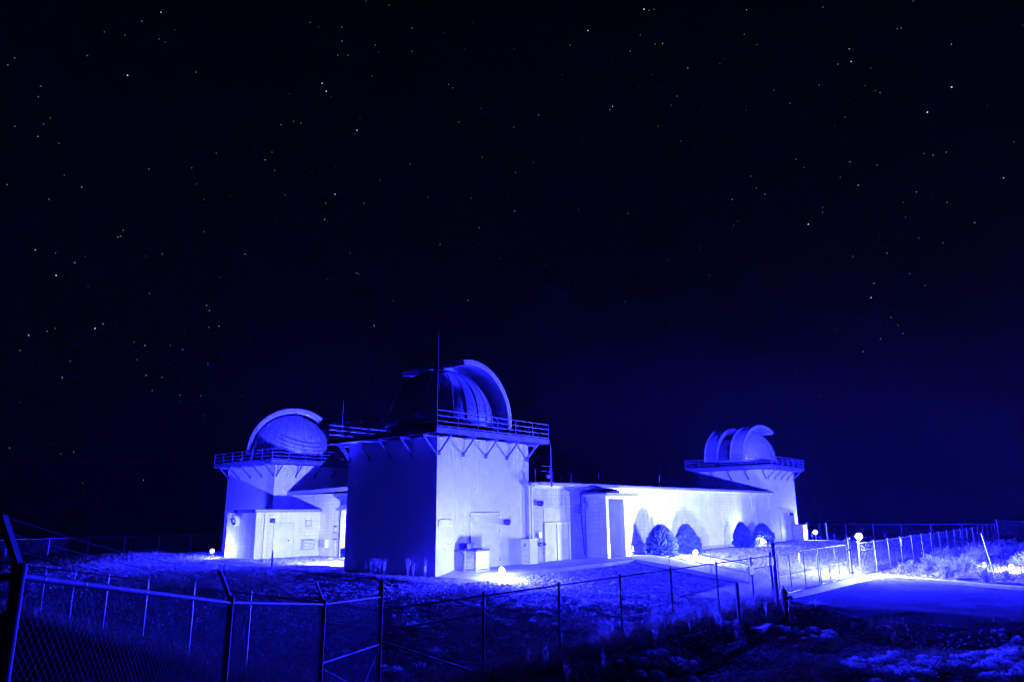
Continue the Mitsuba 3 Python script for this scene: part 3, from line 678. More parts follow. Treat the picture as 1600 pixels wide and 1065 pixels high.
part(db_, 'casing', MB().box(1.95, 2.25, -.20, -.06, .92, 1.28), 'dark_metal')
part(db_, 'cover', MB().box(1.97, 2.23, -.22, -.202, .95, 1.25), 'grey_metal')
part(db_, 'conduit', MB().tube([(2.32, -.12, 1.12), (2.55, -.12, 1.12), (2.62, -.10, 1.3)], .02, 6), 'dark_metal')
cb = thing('utility_cabinet', 'tall pale metal cabinet standing where the tower meets the hall', 'cabinet')
part(cb, 'body', MB().box(6.45, 7.16, -.66, -.07, .0, 1.30), 'white_trim')
part(cb, 'top', MB().box(6.42, 7.19, -.69, -.07, 1.302, 1.34), 'grey_metal')
for z in (.1, .68): part(cb, 'door', MB().box(6.48, 7.13, -.675, -.662, z, z + .55), 'white_trim')
part(cb, 'meter', MB().lathe([(0, .05), (.05, .04), (.06, 0)], (6.448, -.36, 1.0), 12, (-1, 0, 0)), 'dark_metal', 40)
for z in (.15, .45, .75, 1.1): part(cb, 'vent_slot', MB().box(6.446, 6.452, -.5, -.2, z, z + .015), 'dark_metal')
sm_ = thing('service_mast', 'electric service mast with cable loops on the hall wall beside the porch', 'service mast')
part(sm_, 'conduit', MB().tube([(12.25, -.12, 3.95), (12.25, -.12, 2.6), (12.5, -.12, .2)], .035, 8), 'dark_metal', 60)
part(sm_, 'box', MB().box(12.30, 12.72, -.24, -.03, 2.85, 3.30), 'grey_metal')
part(sm_, 'weatherhead', MB().lathe([(0, 0), (.1, .0), (.12, .08), (0, .18)], (12.3, -.14, 3.8), 12), 'dark_metal', 40)
for k in range(3):
    a = np.linspace(0, math.pi, 12)
    part(sm_, 'cable', MB().tube([(11.85 + .12 * k - .22 * math.cos(q) * (1 - .2 * k), -.10 - .03 * k, 3.2 - .55 * math.sin(q)) for q in a], .010, 5), 'dark_metal', 60)
fb = thing('far_equipment_box', 'dark equipment box at the right foot of the far tower', 'equipment box')
part(fb, 'casing', MB().box(48.9, 50.1, -1.15, -.15, -.3, 1.25), 'grey_metal')
part(fb, 'lid', MB().box(48.85, 50.15, -1.2, -.12, 1.252, 1.32), 'dark_metal')
part(fb, 'vent', MB().box(49.2, 49.5, -1.165, -1.152, .85, 1.0), 'reflector')

# handrail down the path
hr = thing('path_handrail', 'two rail steel handrail leading down beside the concrete path', 'handrail')
HP = [(13.05, -3.15, -.05), (13.05, -5.6, -.27), (13.2, -8.05, -.62), (13.65, -10.0, -.98)]
for p in HP: part(hr, 'post', MB().tube([(p[0], p[1], p[2] - .3), (p[0], p[1], p[2] + .92)], .028, 8), 'galvanized', 60)
for dz_ in (.92, .48): part(hr, 'rail', MB().tube([(p[0], p[1], p[2] + dz_) for p in HP], .024, 8), 'galvanized', 60)

# ------------------------------------------------------------------ fences
def chain_link(p0, p1, b0, b1, t0, t1, d=0.076, r=0.0017):
    """two layers of straight diagonal wires between two posts; b, t: heights of the lower and upper edge at either end"""
    p0, p1 = np.asarray(p0, float), np.asarray(p1, float)
    L = np.linalg.norm(p1 - p0); u = (p1 - p0) / L; nrm = np.array([-u[1], u[0]])
    H = (t0 - b0 + t1 - b1) / 2
    A, B, O = [], [], []
    for c in np.arange(-H, L, d):
        a0, a1 = max(c, 0), min(c + H, L)
        if a1 - a0 > .01: A.append((a0, a0 - c)); B.append((a1, a1 - c)); O.append(.0026)
    for c in np.arange(0, L + H, d):
        a0, a1 = max(c - H, 0), min(c, L)
        if a1 - a0 > .01: A.append((a0, c - a0)); B.append((a1, c - a1)); O.append(-.0026)
    A, B, O = np.array(A), np.array(B), np.array(O)
    def pos(q):
        k = q[:, 0] / L; bt = b0 + (b1 - b0) * k; tp = t0 + (t1 - t0) * k
        xy = p0 + q[:, :1] * u + O[:, None] * nrm
        return np.c_[xy, bt + (tp - bt) * q[:, 1] / H]
    P, Q = pos(A), pos(B)
    t = Q - P; t /= np.linalg.norm(t, axis=1, keepdims=True)
    n3 = np.array([nrm[0], nrm[1], 0]); e = np.cross(t, n3)
    ang = np.arange(3) * 2 * np.pi / 3
    ring = r * (np.cos(ang)[None, :, None] * n3 + np.sin(ang)[None, :, None] * e[:, None])
    v = np.concatenate([P[:, None] + ring, Q[:, None] + ring], 1)
    base = np.array([[0, 1, 4], [0, 4, 3], [1, 2, 5], [1, 5, 4], [2, 0, 3], [2, 3, 5]])
    f = (base[None] + np.arange(len(P))[:, None, None] * 6).reshape(-1, 3)
    return v.reshape(-1, 3), f

def hzf(x, y): return float(hz(x, y))

def fence(label, pts, ztop, mat='galvanized', wmat='wire', rpost=0.036, rrail=0.022, wire=True, rw=0.0017, d=0.076, mid=(), cap=True, term=()):
    fk = thing('chain_link_fence', label, 'fence')
    zt = np.broadcast_to(np.asarray(ztop, float), (len(pts),))
    for i, (x, y) in enumerate(pts):
        r = 0.055 if i in term else rpost
        m = MB().tube([(x, y, hzf(x, y) - .3), (x, y, zt[i] + (.10 if i in term else .03))], r, 10)
        if cap: m.lathe([(r + .006, 0), (r + .006, .03), (r * .5, .065), (0, .075)], (x, y, zt[i] + (.08 if i in term else .01)), 10)
        part(fk, 'post', m, mat, 60)
    for i in range(len(pts) - 1):
        (xa, ya), (xb, yb) = pts[i], pts[i + 1]
        part(fk, 'top_rail', MB().tube([(xa, ya, zt[i] - .02), (xb, yb, zt[i + 1] - .02)], rrail, 8), mat, 60)
        if i in mid:
            part(fk, 'mid_rail', MB().tube([(xa, ya, zt[i] - .48), (xb, yb, zt[i + 1] - .48)], rrail, 8), mat, 60)
        if wire:
            part(fk, 'wire_mesh', chain_link((xa, ya), (xb, yb), hzf(xa, ya) + .04, hzf(xb, yb) + .04, zt[i] - .03, zt[i + 1] - .03, d, rw), wmat)
    return fk

ZT = 0.66
SY = -12.6; WX = -13.7
south = [(WX, SY), (-10.2, SY), (-6.85, SY), (-3.4, SY), (.15, SY), (4.1, SY), (7.75, SY), (10.1, SY)]
f1 = fence('long chain link fence with dark posts crossing in front of the near tower', south, ZT, 'dimmed_steel', 'dimmed_wire', mid=(0, 6), term=(7,))
west = [(WX, SY + .001), (WX, -10.3), (WX, -6.94), (WX, -3.6), (WX, -.3), (WX, 3.05), (WX, 6.4), (WX, 9.8)] + [(WX, y) for y in np.arange(13.2, 56.1, 3.55)]
f2 = fence('chain link fence with thin pale posts running away at the left of the yard', west[1:], ZT, 'galvanized', 'dimmed_wire')
# corner panel of the west side
part(f2, 'top_rail', MB().tube([(WX, SY, ZT - .02), (WX, -10.3, ZT - .02)], .022, 8), 'dimmed_steel', 60)
part(f2, 'mid_rail', MB().tube([(WX, SY, ZT - .48), (WX, -10.3, ZT - .48)], .022, 8), 'dimmed_steel', 60)
part(f2, 'brace', MB().tube([(WX, SY, ZT - .68), (WX, -10.3, hzf(WX, -10.3) + .1)], .016, 8), 'galvanized', 60)
part(f2, 'wire_mesh', chain_link((WX, SY), (WX, -10.3), hzf(WX, SY) + .04, hzf(WX, -10.3) + .04, ZT - .03, ZT - .03), 'dimmed_wire')
part(f1, 'brace', MB().tube([(WX, SY, ZT - .68), (-10.25, SY, hzf(-10.2, SY) + .08)], .024, 8), 'dimmed_steel', 60, label='brace pipe slanting down from the corner post')
part(f1, 'corner_post', MB().tube([(WX, SY, hzf(WX, SY) - .3), (WX, SY, 1.26)], .058, 12).lathe([(.064, 0), (.064, .04), (.03, .08), (0, .09)], (WX, SY, 1.22), 12), 'dimmed_steel', 60, label='thick corner post where three fences meet')
part(f1, 'tension_cable', MB().tube([(8.0, SY, -.35), (9.95, SY, -1.25)], .006, 5), 'galvanized')
ib = thing('fence_notice', 'small pale plate fixed to the fence post left of the gate', 'plate')
part(ib, 'plate', MB().box(7.33, 7.80, SY - .09, SY - .07, -.04, .32), 'reflector')
part(ib, 'bracket', MB().box(7.68, 7.72, SY - .068, SY - .04, -.02, .30), 'dark_metal')
ib = thing('gate_control_box', 'pale square box fixed beside the thick left gate post', 'box')
part(ib, 'casing', MB().box(9.72, 10.05, SY - .16, SY - .06, .22, .58), 'white_trim')
part(ib, 'lid', MB().box(9.74, 10.03, SY - .175, SY - .162, .25, .55), 'grey_metal')
east0 = [(24.9, SY)] + [(28.64 + 3.66 * k, SY) for k in range(16)] + [(86.4, SY)]
f3 = fence('chain link fence running far away to the right beyond the bright gate lamp', east0, ZT, mid=(0,), term=(0, len(east0) - 1))
f4 = fence('distant chain link fence along the far right end of the compound', [(86.4, SY + .001 + k * 3.61) for k in range(0, 20)], ZT, rw=.002, d=.1)
f5 = fence('distant chain link fence beyond the left tower', [(WX + 3.57 * k, 56.0) for k in range(0, 29)], ZT, rw=.002, d=.1, rrail=.03, rpost=.05)
f6 = fence('tall two rail fence slanting off from the far right corner post', [(86.2, -12.9), (76.4, -16.7), (67.0, -20.6)], 1.2, mid=(0, 1), rrail=.03, term=(0,))
part(f6, 'brace', MB().tube([(86.0, -12.95, .6), (76.6, -16.6, -.9)], .025, 8), 'galvanized', 60)
for x, z0, z1, w, lab in ((36.0, .02, .62, .22, 'white reflective plate on the fence third post right of the gate lamp'), (58.0, .08, .62, .20, 'small white reflective plate midway along the receding fence'), (68.8, -.95, .62, .16, 'tall thin white reflective strip far along the receding fence')):
    rk = thing('reflector_plate', lab, 'reflector')
    part(rk, 'plate', MB().box(x - w / 2, x + w / 2, SY - .075, SY - .06, z0, z1), 'reflector')
    part(rk, 'strap', MB().box(x - w / 2 - .01, x + w / 2 + .01, SY - .085, SY - .077, (z0 + z1) / 2 - .01, (z0 + z1) / 2 + .01), 'grey_metal')
    part(rk, 'strap', MB().box(x - w / 2 - .01, x + w / 2 + .01, SY - .085, SY - .077, z0 + .05, z0 + .07), 'grey_metal')

# the double gate
gate_post = thing('gate_post', 'thick dark gate post at the left of the double gate', 'post')
def gpost(k, x, y, top, r, mat='galvanized'):
    part(k, 'pipe', MB().tube([(x, y, hzf(x, y) - .3), (x, y, top)], r, 14), mat, 60)
    part(k, 'cap', MB().lathe([(r + .01, 0), (r + .01, .04), (r * .6, .09), (0, .11)], (x, y, top - .02), 14), mat, 50)
    for z in (.35, -1.0):
        m = MB().tube([(x, y, z - .05), (x, y, z + .05)], r + .02, 14); m.box(x - r - .12, x + r + .12, y - .03, y + .03, z - .035, z + .035)
        part(k, 'hinge', m, 'dark_metal', 50)
gpost(gate_post, 10.55, SY, 1.15, .085, 'dimmed_steel')
g2 = thing('gate_post', 'pale overexposed gate post at the right under the bright lamp', 'post')
gpost(g2, 23.0, SY, 1.02, .08)
def leaf(label, x0, x1, xs, tagx):
    k = thing('gate_leaf', label, 'gate')
    zt, zb, zm, y = .67, -1.22, -.33, SY
    fr = MB()
    for a, b in (((x0, zt), (x1, zt)), ((x0, zb), (x1, zb)), ((x0, zb), (x0, zt)), ((x1, zb), (x1, zt))): fr.tube([(a[0], y, a[1]), (b[0], y, b[1])], .032, 8)
    part(k, 'frame', fr, 'galvanized', 60)
    for x in xs: part(k, 'upright', MB().tube([(x, y, zb), (x, y, zt)], .026, 8), 'galvanized', 60)
    part(k, 'mid_rail', MB().tube([(x0, y, zm), (x1, y, zm)], .024, 8), 'galvanized', 60)
    part(k, 'wire_mesh', chain_link((x0, y), (x1, y), zb, zb, zt, zt), 'wire')
    part(k, 'reflector', MB().prism([(tagx - .10, y - .065), (tagx + .10, y - .065), (tagx + .10, y - .05), (tagx - .10, y - .05)], .02, .60), 'reflector', label='white reflective strip')
    part(k, 'drop_bolt', MB().tube([(x1 - .08, y - .05, -1.30), (x1 - .08, y - .05, -.7)], .018, 6), 'dark_metal', 50)
leaf('left leaf of the chain link double gate next to the dark post', 10.94, 16.83, (12.57, 14.66), 13.9)
leaf('right leaf of the chain link double gate next to the bright lamp', 17.14, 22.42, (18.73, 20.51), 19.75)

# the near fence with slanting wire arms
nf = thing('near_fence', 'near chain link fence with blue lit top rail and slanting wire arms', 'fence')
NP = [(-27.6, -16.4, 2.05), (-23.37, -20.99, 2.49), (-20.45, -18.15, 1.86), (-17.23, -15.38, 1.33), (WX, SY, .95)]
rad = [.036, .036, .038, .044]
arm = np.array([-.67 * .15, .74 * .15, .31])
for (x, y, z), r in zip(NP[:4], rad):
    part(nf, 'post', MB().tube([(x, y, hzf(x, y) - .3), (x, y, z + .02)], r, 14).lathe([(r + .004, -.03), (r + .006, .02), (r, .05), (.0, .06)], (x, y, z), 14), 'dimmed_steel', 60)
    p = np.array([x, y, z + .02]); part(nf, 'arm', MB().beam(p, p + arm, .05, .035), 'dimmed_steel')
p = np.array([WX, SY, 1.26]); part(nf, 'arm', MB().beam(p, p + np.array([-.67 * .2, .74 * .2, .12]), .07, .05), 'dimmed_steel')
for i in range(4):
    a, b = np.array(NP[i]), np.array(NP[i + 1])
    part(nf, 'top_rail', MB().tube([a - [0, 0, .02], b - [0, 0, .02]], .022, 12), 'dimmed_steel', 60)
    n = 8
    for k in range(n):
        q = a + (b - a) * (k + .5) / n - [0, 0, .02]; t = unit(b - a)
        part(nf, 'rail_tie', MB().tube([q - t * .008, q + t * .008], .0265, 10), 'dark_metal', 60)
    part(nf, 'wire_mesh', chain_link(a[:2], b[:2], max(hzf(*a[:2]), a[2] - 2.3), max(hzf(*b[:2]), b[2] - 2.3), a[2] - .03, b[2] - .03, .074, .0016), 'dimmed_wire')
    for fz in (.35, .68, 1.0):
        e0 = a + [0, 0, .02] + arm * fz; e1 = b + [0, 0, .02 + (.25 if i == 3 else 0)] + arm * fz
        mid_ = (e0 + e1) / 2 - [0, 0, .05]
        part(nf, 'barbed_wire', MB().tube([e0, (e0 + mid_) / 2 - [0, 0, .012], mid_, (e1 + mid_) / 2 - [0, 0, .012], e1], .0022, 4), 'dimmed_wire')
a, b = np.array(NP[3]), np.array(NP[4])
part(nf, 'mid_rail', MB().tube([a - [0, 0, .96], b - [0, 0, 1.04]], .021, 10), 'dimmed_steel', 60)
part(nf, 'brace', MB().tube([b - [0, 0, 1.09], (a[0] * .97 + b[0] * .03, a[1] * .97 + b[1] * .03, hzf(*a[:2]) + .12)], .018, 8), 'dimmed_steel', 60)
part(nf, 'brace', MB().tube([a - [0, 0, 1.02], (b[0] * .97 + a[0] * .03, b[1] * .97 + a[1] * .03, hzf(*b[:2]) + .15)], .007, 6), 'dimmed_steel', 60, label='thin truss rod')

# ------------------------------------------------------------------ bollards, hydrant, stakes
def bollard(x, y, top, r, label):
    k = thing('bollard', label, 'bollard')
    z0 = hzf(x, y)
    part(k, 'post', MB().tube([(x, y, z0 - .3), (x + .02, y, top)], r, 14), 'timber', 60)
    part(k, 'cap', MB().lathe([(r + .008, 0), (r + .008, .03), (0, .045)], (x + .02, y, top - .005), 14), 'dark_metal', 50)
bollard(2.9, -13.95, .02, .072, 'dark square cut bollard standing before the fence with open ground around')
bollard(7.6, -13.7, -.12, .075, 'dark bollard between the thick gate post and the hydrant')
hx_, hy_ = 6.75, -14.35; hz0 = hzf(hx_, hy_)
hy = thing('fire_hydrant', 'dark standpipe hydrant with pointed cap in front of the gate', 'hydrant')
part(hy, 'barrel', MB().lathe([(.17, -.2), (.17, .06), (.125, .08), (.125, .72), (.16, .74), (.16, .80), (.13, .82), (.13, 1.12)], (hx_, hy_, hz0), 18), 'hydrant_paint', 40)
part(hy, 'bonnet', MB().lathe([(.165, 1.10), (.165, 1.15), (.15, 1.22), (.09, 1.32), (.035, 1.36), (.03, 1.44), (0, 1.45)], (hx_, hy_, hz0), 18), 'hydrant_paint', 40)
o = part(hy, 'outlet', MB().lathe([(0, .30), (.075, .30), (.085, .24), (.065, .22), (.06, .08)], (hx_, hy_, hz0 + .98), 12, (.65, -.76, 0)), 'hydrant_paint', 40)
part(o, 'cap_nut', MB().lathe([(0, .36), (.03, .36), (.03, .29)], (hx_, hy_, hz0 + .98), 6, (.65, -.76, 0)), 'dark_metal')
part(hy, 'outlet', MB().lathe([(0, .22), (.06, .22), (.07, .17), (.05, .15), (.05, .08)], (hx_, hy_, hz0 + .98), 12, (-.76, -.65, 0)), 'hydrant_paint', 40)
part(o, 'chain', MB().tube([(hx_ + .19, hy_ - .22, hz0 + .9), (hx_ + .2, hy_ - .22, hz0 + .74), (hx_ + .12, hy_ - .13, hz0 + .72)], .012, 5), 'dark_metal', 50)
PADZ = float(np.mean([hzf(x, y) for x in (3.6, 4.5, 5.4) for y in (-13.6, -14.0, -14.4)])) + .015
single('concrete_pad', strip_sheet([(3.6, -13.75, PADZ), (5.2, -13.55, PADZ)], [(3.8, -14.45, PADZ), (5.4, -14.25, PADZ)], 0, 1, 1, .5), 'concrete', 'small flat concrete pad on the ground beside the dark bollard', 'pad')
def stake(x, y, h, label, r=.035, lean=(0, 0), mat='white_trim'):
    k = thing('marker_stake', label, 'stake'); z0 = hzf(x, y)
    part(k, 'rod', MB().tube([(x, y, z0 - .2), (x + lean[0], y + lean[1], z0 + h)], r, 8), mat, 60)
    part(k, 'tip', MB().lathe([(r + .006, 0), (r + .006, .05), (0, .09)], (x + lean[0], y + lean[1], z0 + h - .02), 8), 'grey_metal', 50)
stake(-1.35, 12.3, .92, 'thin dark stake by the walkway in front of the bright yard', .045, mat='dimmed_steel')
stake(28.3, -19.3, 2.6, 'tall leaning white stake among the bright shrubs by the road', .04, (-.3, .35))
for x, y, lab in ((57.5, 1.3, 'left one of two pale pipe posts behind the lamp of the far tower'), (58.6, -.4, 'right one of two pale pipe posts behind the lamp of the far tower')):
    k = thing('pipe_post', lab, 'post'); z0 = hzf(x, y)
    part(k, 'pipe', MB().tube([(x, y, z0 - .3), (x, y, z0 + 1.9)], .09, 10), 'galvanized', 60)
    part(k, 'cap', MB().lathe([(.1, 0), (.1, .05), (0, .09)], (x, y, z0 + 1.88), 10), 'grey_metal', 50)

# ------------------------------------------------------------------ the lamps
def lamp(pos, power, label, r=0.125, stand=True, hood=None):
    k = thing('flood_lamp', label, 'lamp')
    x, y, z = pos; g = hzf(x, y)
    L = BLUE * power / (math.pi * r * r) / 2 ** EXPO
    part(k, 'globe', {'type': 'sphere', 'center': list(pos), 'radius': r, 'bsdf': {'type': 'ref', 'id': 'lamp_lens'},
                      'emitter': {'type': 'area', 'radiance': {'type': 'rgb', 'value': L.tolist()}}}, None)
    if hood:
        a = np.radians(np.linspace(hood[0], hood[1], 15)); v = []
        for q in a:
            for rr, zz in ((r + .10, z - r - .12), (r + .10, z + r + .16), (r + .125, z + r + .16), (r + .125, z - r - .12)): v.append((x + rr * math.cos(q), y + rr * math.sin(q), zz))
        f = [[i * 4 + j, i * 4 + (j + 1) % 4, i * 4 + 4 + (j + 1) % 4, i * 4 + 4 + j] for i in range(14) for j in range(4)]
        part(k, 'hood', MB().add(v, f), 'lamp_body')  # added shield, keeps the light off the west ground and tower side
    if stand:
        part(k, 'foot', MB().lathe([(.0, -.02), (.15, -.02), (.15, .02), (.05, .045)], (x, y, min(g, z - r - .06)), 18), 'lamp_body', 40)
        part(k, 'stem', MB().tube([(x, y, min(g, z - r - .06)), (x, y, z - r + .004)], .022, 8), 'lamp_body', 60)
    else:
        part(k, 'arm', MB().tube([(x, y, z - r + .004), (x, y + .05, z - r - .15), (x, y + .12, z - r - .2)], .02, 8), 'lamp_body', 60)
    part(k, 'collar', MB().lathe([(.05, -.03), (.05, .015), (.03, .03)], (x, y, z - r - .01), 14), 'lamp_body', 40)
lamp((1.0, 24.0, .30), POWER['annex'], 'glaring flood lamp on the ground at the left corner of the annex')
lamp((2.1, 10.1, .5), POWER['yard'], 'flood lamp with an added light shield, half hidden behind the dark side of the near tower', hood=(112, 335))
lamp((.45, -3.9, .22), POWER['tower'], 'glaring flood lamp on the gravel in front of the condenser unit')
lamp((18.4, -4.6, .2), POWER['path'], 'glaring flood lamp beside the concrete path in front of the bushes')
lamp((36.4, -1.9, .12), POWER['hedge'], 'flood lamp glaring between the two far bushes')
lamp((50.2, -1.9, .55), POWER['far'], 'starlike flood lamp beside the foot of the far tower', .17)
lamp((24.9, SY - .12, 1.08), POWER['gate'], 'brightest flood lamp on the fence post right of the gate', .19, False)
lamp((33.4, -19.6, -1.0), POWER['road'], 'flood lamp among the overexposed shrubs at the right edge')

# ------------------------------------------------------------------ plants
def bush(x, y, w, h, label, seed, lean=0.0):
    k = thing('clipped_bush', label, 'bush'); r = np.random.default_rng(seed); z0 = hzf(x, y)
    def rad(t): return w / 2 * np.clip(1 - np.clip(t, 0, 1) ** 1.75, 0, 1) ** 0.72 * (0.80 + 0.20 * np.sin(np.clip(t * 2.4, 0, np.pi / 2)))
    n = 7000
    t = 1 - r.random(n) ** 0.75; a = r.random(n) * 2 * np.pi
    lump = meshkit.fbm(np.stack([np.cos(a) * 3.2 + seed, np.sin(a) * 3.2, t * 6], -1), 4, seed)
    R = rad(t) * (0.50 + 0.95 * lump) * (1 - .12 * r.random(n) ** 3)
    P = np.c_[x + R * np.cos(a) + lean * t, y + R * np.sin(a), z0 + .02 + t * h]
    out = np.c_[np.cos(a), np.sin(a), 0.3 + t]; out += r.normal(0, .45, out.shape); out /= np.linalg.norm(out, axis=1, keepdims=True)
    s = r.uniform(.06, .19, n)[:, None]
    e = np.cross(out, r.normal(size=out.shape)); e /= np.linalg.norm(e, axis=1, keepdims=True)
    v = np.stack([P - e * s * .35, P + e * s * .35, P + out * s * 1.3], 1).reshape(-1, 3)
    part(k, 'foliage', (v, np.arange(3 * n).reshape(-1, 3)), 'yew_leaf')
    ts = np.linspace(0, .985, 16); an = np.linspace(0, 2 * np.pi, 24, endpoint=False)
    TT, AA = np.meshgrid(ts, an, indexing='ij')
    lump = meshkit.fbm(np.stack([np.cos(AA) * 3.2 + seed, np.sin(AA) * 3.2, TT * 6], -1), 4, seed)
    RR = rad(TT) * (0.34 + 0.85 * lump)
    v = np.stack([x + RR * np.cos(AA) + lean * TT, y + RR * np.sin(AA), z0 + TT * h], -1).reshape(-1, 3)
    i, j = np.meshgrid(np.arange(15), np.arange(24), indexing='ij')
    f = np.stack([i * 24 + j, i * 24 + (j + 1) % 24, (i + 1) * 24 + (j + 1) % 24, (i + 1) * 24 + j], -1).reshape(-1, 4)
    part(k, 'inner_twigs', (v, f), 'yew_leaf', True)
    m = MB()
    for q in range(5):
        b = r.random() * 6.28; m.tube([(x + .05 * math.cos(b), y + .05 * math.sin(b), z0 - .1), (x + .3 * w * math.cos(b), y + .3 * w * math.sin(b), z0 + .45 * h)], [.025, .012], 5)
    part(k, 'stem', m, 'bark', 60)
bush(19.5, -1.7, 2.15, 2.0, 'large rounded clipped bush with lit front, first right of the porch', 12, -.25)
bush(23.2, -1.7, 1.8, 1.95, 'rounded clipped bush behind the glaring path lamp', 13, -.3)
bush(32.9, -1.7, 1.55, 1.9, 'dark clipped bush left of the lamp between the far bushes', 14, -.25)
bush(37.5, -1.6, 1.75, 1.75, 'last clipped bush beside the wall of the far tower', 15, -.25)

def blades(base, h, w, lean_dir, bend):
    """grass blades, each two quads and a tip"""
    n = len(base)
    e = np.c_[-lean_dir[:, 1], lean_dir[:, 0], np.zeros(n)]
    d = np.c_[lean_dir, np.zeros(n)]
    m = base + d * (bend * h * .35)[:, None] + np.c_[np.zeros((n, 2)), h * .6]
    t = base + d * (bend * h)[:, None] + np.c_[np.zeros((n, 2)), h * (1 - .35 * bend)]
    w = w[:, None]
    v = np.stack([base - e * w, base + e * w, m - e * w * .7, m + e * w * .7, t], 1)
    f = np.array([[0, 1, 3], [0, 3, 2], [2, 3, 4]])
    return v.reshape(-1, 3), (f[None] + np.arange(n)[:, None, None] * 5).reshape(-1, 3)

def tufts(xy, per, h0, h1, spread, seed, w=.006):
    r = np.random.default_rng(seed)
    n = len(xy); c = np.repeat(xy, per, 0) + r.normal(0, spread, (n * per, 2))
    hh = np.repeat(r.uniform(h0, h1, n), per) * r.uniform(.5, 1.15, n * per)
    a = r.random(n * per) * 6.283
    z = hz(c[:, 0], c[:, 1]) - .02
    return blades(np.c_[c, z], hh, np.full(n * per, w) * r.uniform(.6, 1.4, n * per), np.c_[np.cos(a), np.sin(a)], r.uniform(.1, .8, n * per))

r = RNG
def rnd(n, x0, x1, y0, y1): return np.c_[r.uniform(x0, x1, n), r.uniform(y0, y1, n)]
def clump(xy, s, thr, seed):
    k = meshkit.fbm(np.c_[xy * s, np.zeros(len(xy))], 3, seed)
    return xy[k > thr]
g1 = clump(rnd(9000, -13.3, 9.5, -12.4, -4.2), .6, .53, 5)
g2 = clump(rnd(7000, -13.3, -1.6, -4.2, 24), .6, .53, 6)
g3 = rnd(1700, -14.4, 9.6, -13.3, -12.2); g4 = rnd(1700, -14.5, -13.2, -12.6, 22)
g5 = clump(rnd(9000, -8, 9.5, -25, -13.2), .5, .50, 8)
g6 = clump(rnd(2600, 25.5, 60, -26, -13.2), .4, .45, 9)
g7 = clump(rnd(2500, -22, -14, -12, 8), .5, .5, 10)
g8 = rnd(500, -1.9, -1.25, -3, 12); g9 = clump(rnd(2600, -13, 2, 22, 55), .4, .5, 12)
g10 = clump(rnd(2400, 18, 84, -12, -3.8), .4, .5, 13)
parts_ = [tufts(g1, 7, .06, .22, .05, 1), tufts(g2, 7, .06, .22, .05, 2), tufts(g3, 14, .16, .5, .08, 3), tufts(g4, 12, .12, .4, .08, 4),
          tufts(g5, 9, .08, .3, .07, 5), tufts(g6, 9, .15, .5, .1, 6, .009), tufts(g7, 10, .12, .4, .09, 7), tufts(g8, 8, .06, .25, .05, 8), tufts(g9, 8, .15, .5, .12, 9, .009), tufts(g10, 7, .08, .3, .08, 10, .008)]
mm = MB()
for v, f in parts_: mm.add(v, f)
setting('grass', mm, 'dry_grass', kind='stuff', label='dry grass tufts scattered over the stony ground and along the fences')

def stones(xy, s0, s1, seed):
    r = np.random.default_rng(seed); n = len(xy)
    o = np.array([[1, 0, 0], [-1, 0, 0], [0, 1, 0], [0, -1, 0], [0, 0, 1], [0, 0, -1.0]])
    f = np.array([[0, 2, 4], [2, 1, 4], [1, 3, 4], [3, 0, 4], [2, 0, 5], [1, 2, 5], [3, 1, 5], [0, 3, 5]])
    s = np.exp(r.uniform(np.log(s0), np.log(s1), n))
    v = o[None] * (s[:, None, None] * r.uniform(.6, 1.3, (n, 1, 3))) * r.uniform(.75, 1.25, (n, 6, 1))
    v[..., 2] *= .75
    a = r.random(n) * 6.283; c, q = np.cos(a)[:, None], np.sin(a)[:, None]
    x = v[..., 0] * c - v[..., 1] * q; y = v[..., 0] * q + v[..., 1] * c
    z = hz(xy[:, 0], xy[:, 1]) + s * .25
    return np.stack([x + xy[:, :1], y + xy[:, 1:], v[..., 2] + z[:, None]], -1).reshape(-1, 3), (f[None] + np.arange(n)[:, None, None] * 6).reshape(-1, 3)
import shapely
def outside(xy):
    x, y = xy[:, 0], xy[:, 1]
    bad = (x > 12.8) & (x < 17.6) & (y > -10.2) | (x > 6.0) & (y < -9.3) & (x < 24.3) & (y < -8.4 - .08 * (24 - x)) | (x > -1.2) & (x < 13.1) & (y > -3.4) & (y < 7.2)
    return xy[~bad]
mm = MB()
for a in (stones(outside(rnd(30000, -13, 16, -12.3, -3.45)), .022, .075, 21), stones(outside(rnd(9000, 16, 48, -11.5, -1.2)), .03, .09, 22),
          stones(outside(rnd(24000, -13.3, -1.25, -3.4, 30)), .02, .07, 23), stones(rnd(5000, 9, 23.5, -33, -13.5), .008, .03, 28), stones(rnd(3500, 0.1, 7.2, 7.5, 20.2), .02, .06, 24),
          stones(rnd(2500, -13, 7, 20, 40), .03, .09, 25), stones(rnd(5000, -8, 9, -24, -13), .02, .07, 26), stones(rnd(2500, 26, 46, -24, -14), .03, .09, 27)):
    mm.add(*a)
setting('gravel', mm, 'stone', kind='stuff', label='loose gravel stones covering the ground')

def leaf_tris(P, D, size, rr, wid=.4):
    n = len(P); e = np.cross(D, rr.normal(size=D.shape)); e /= np.linalg.norm(e, axis=1, keepdims=True)
    s = size[:, None]
    v = np.stack([P, P + D * s * .5 + e * s * wid * .5, P + D * s, P + D * s * .5 - e * s * wid * .5], 1).reshape(-1, 3)
    b = np.arange(n)[:, None] * 4
    return v, np.vstack([b + [0, 1, 2], b + [0, 2, 3]])

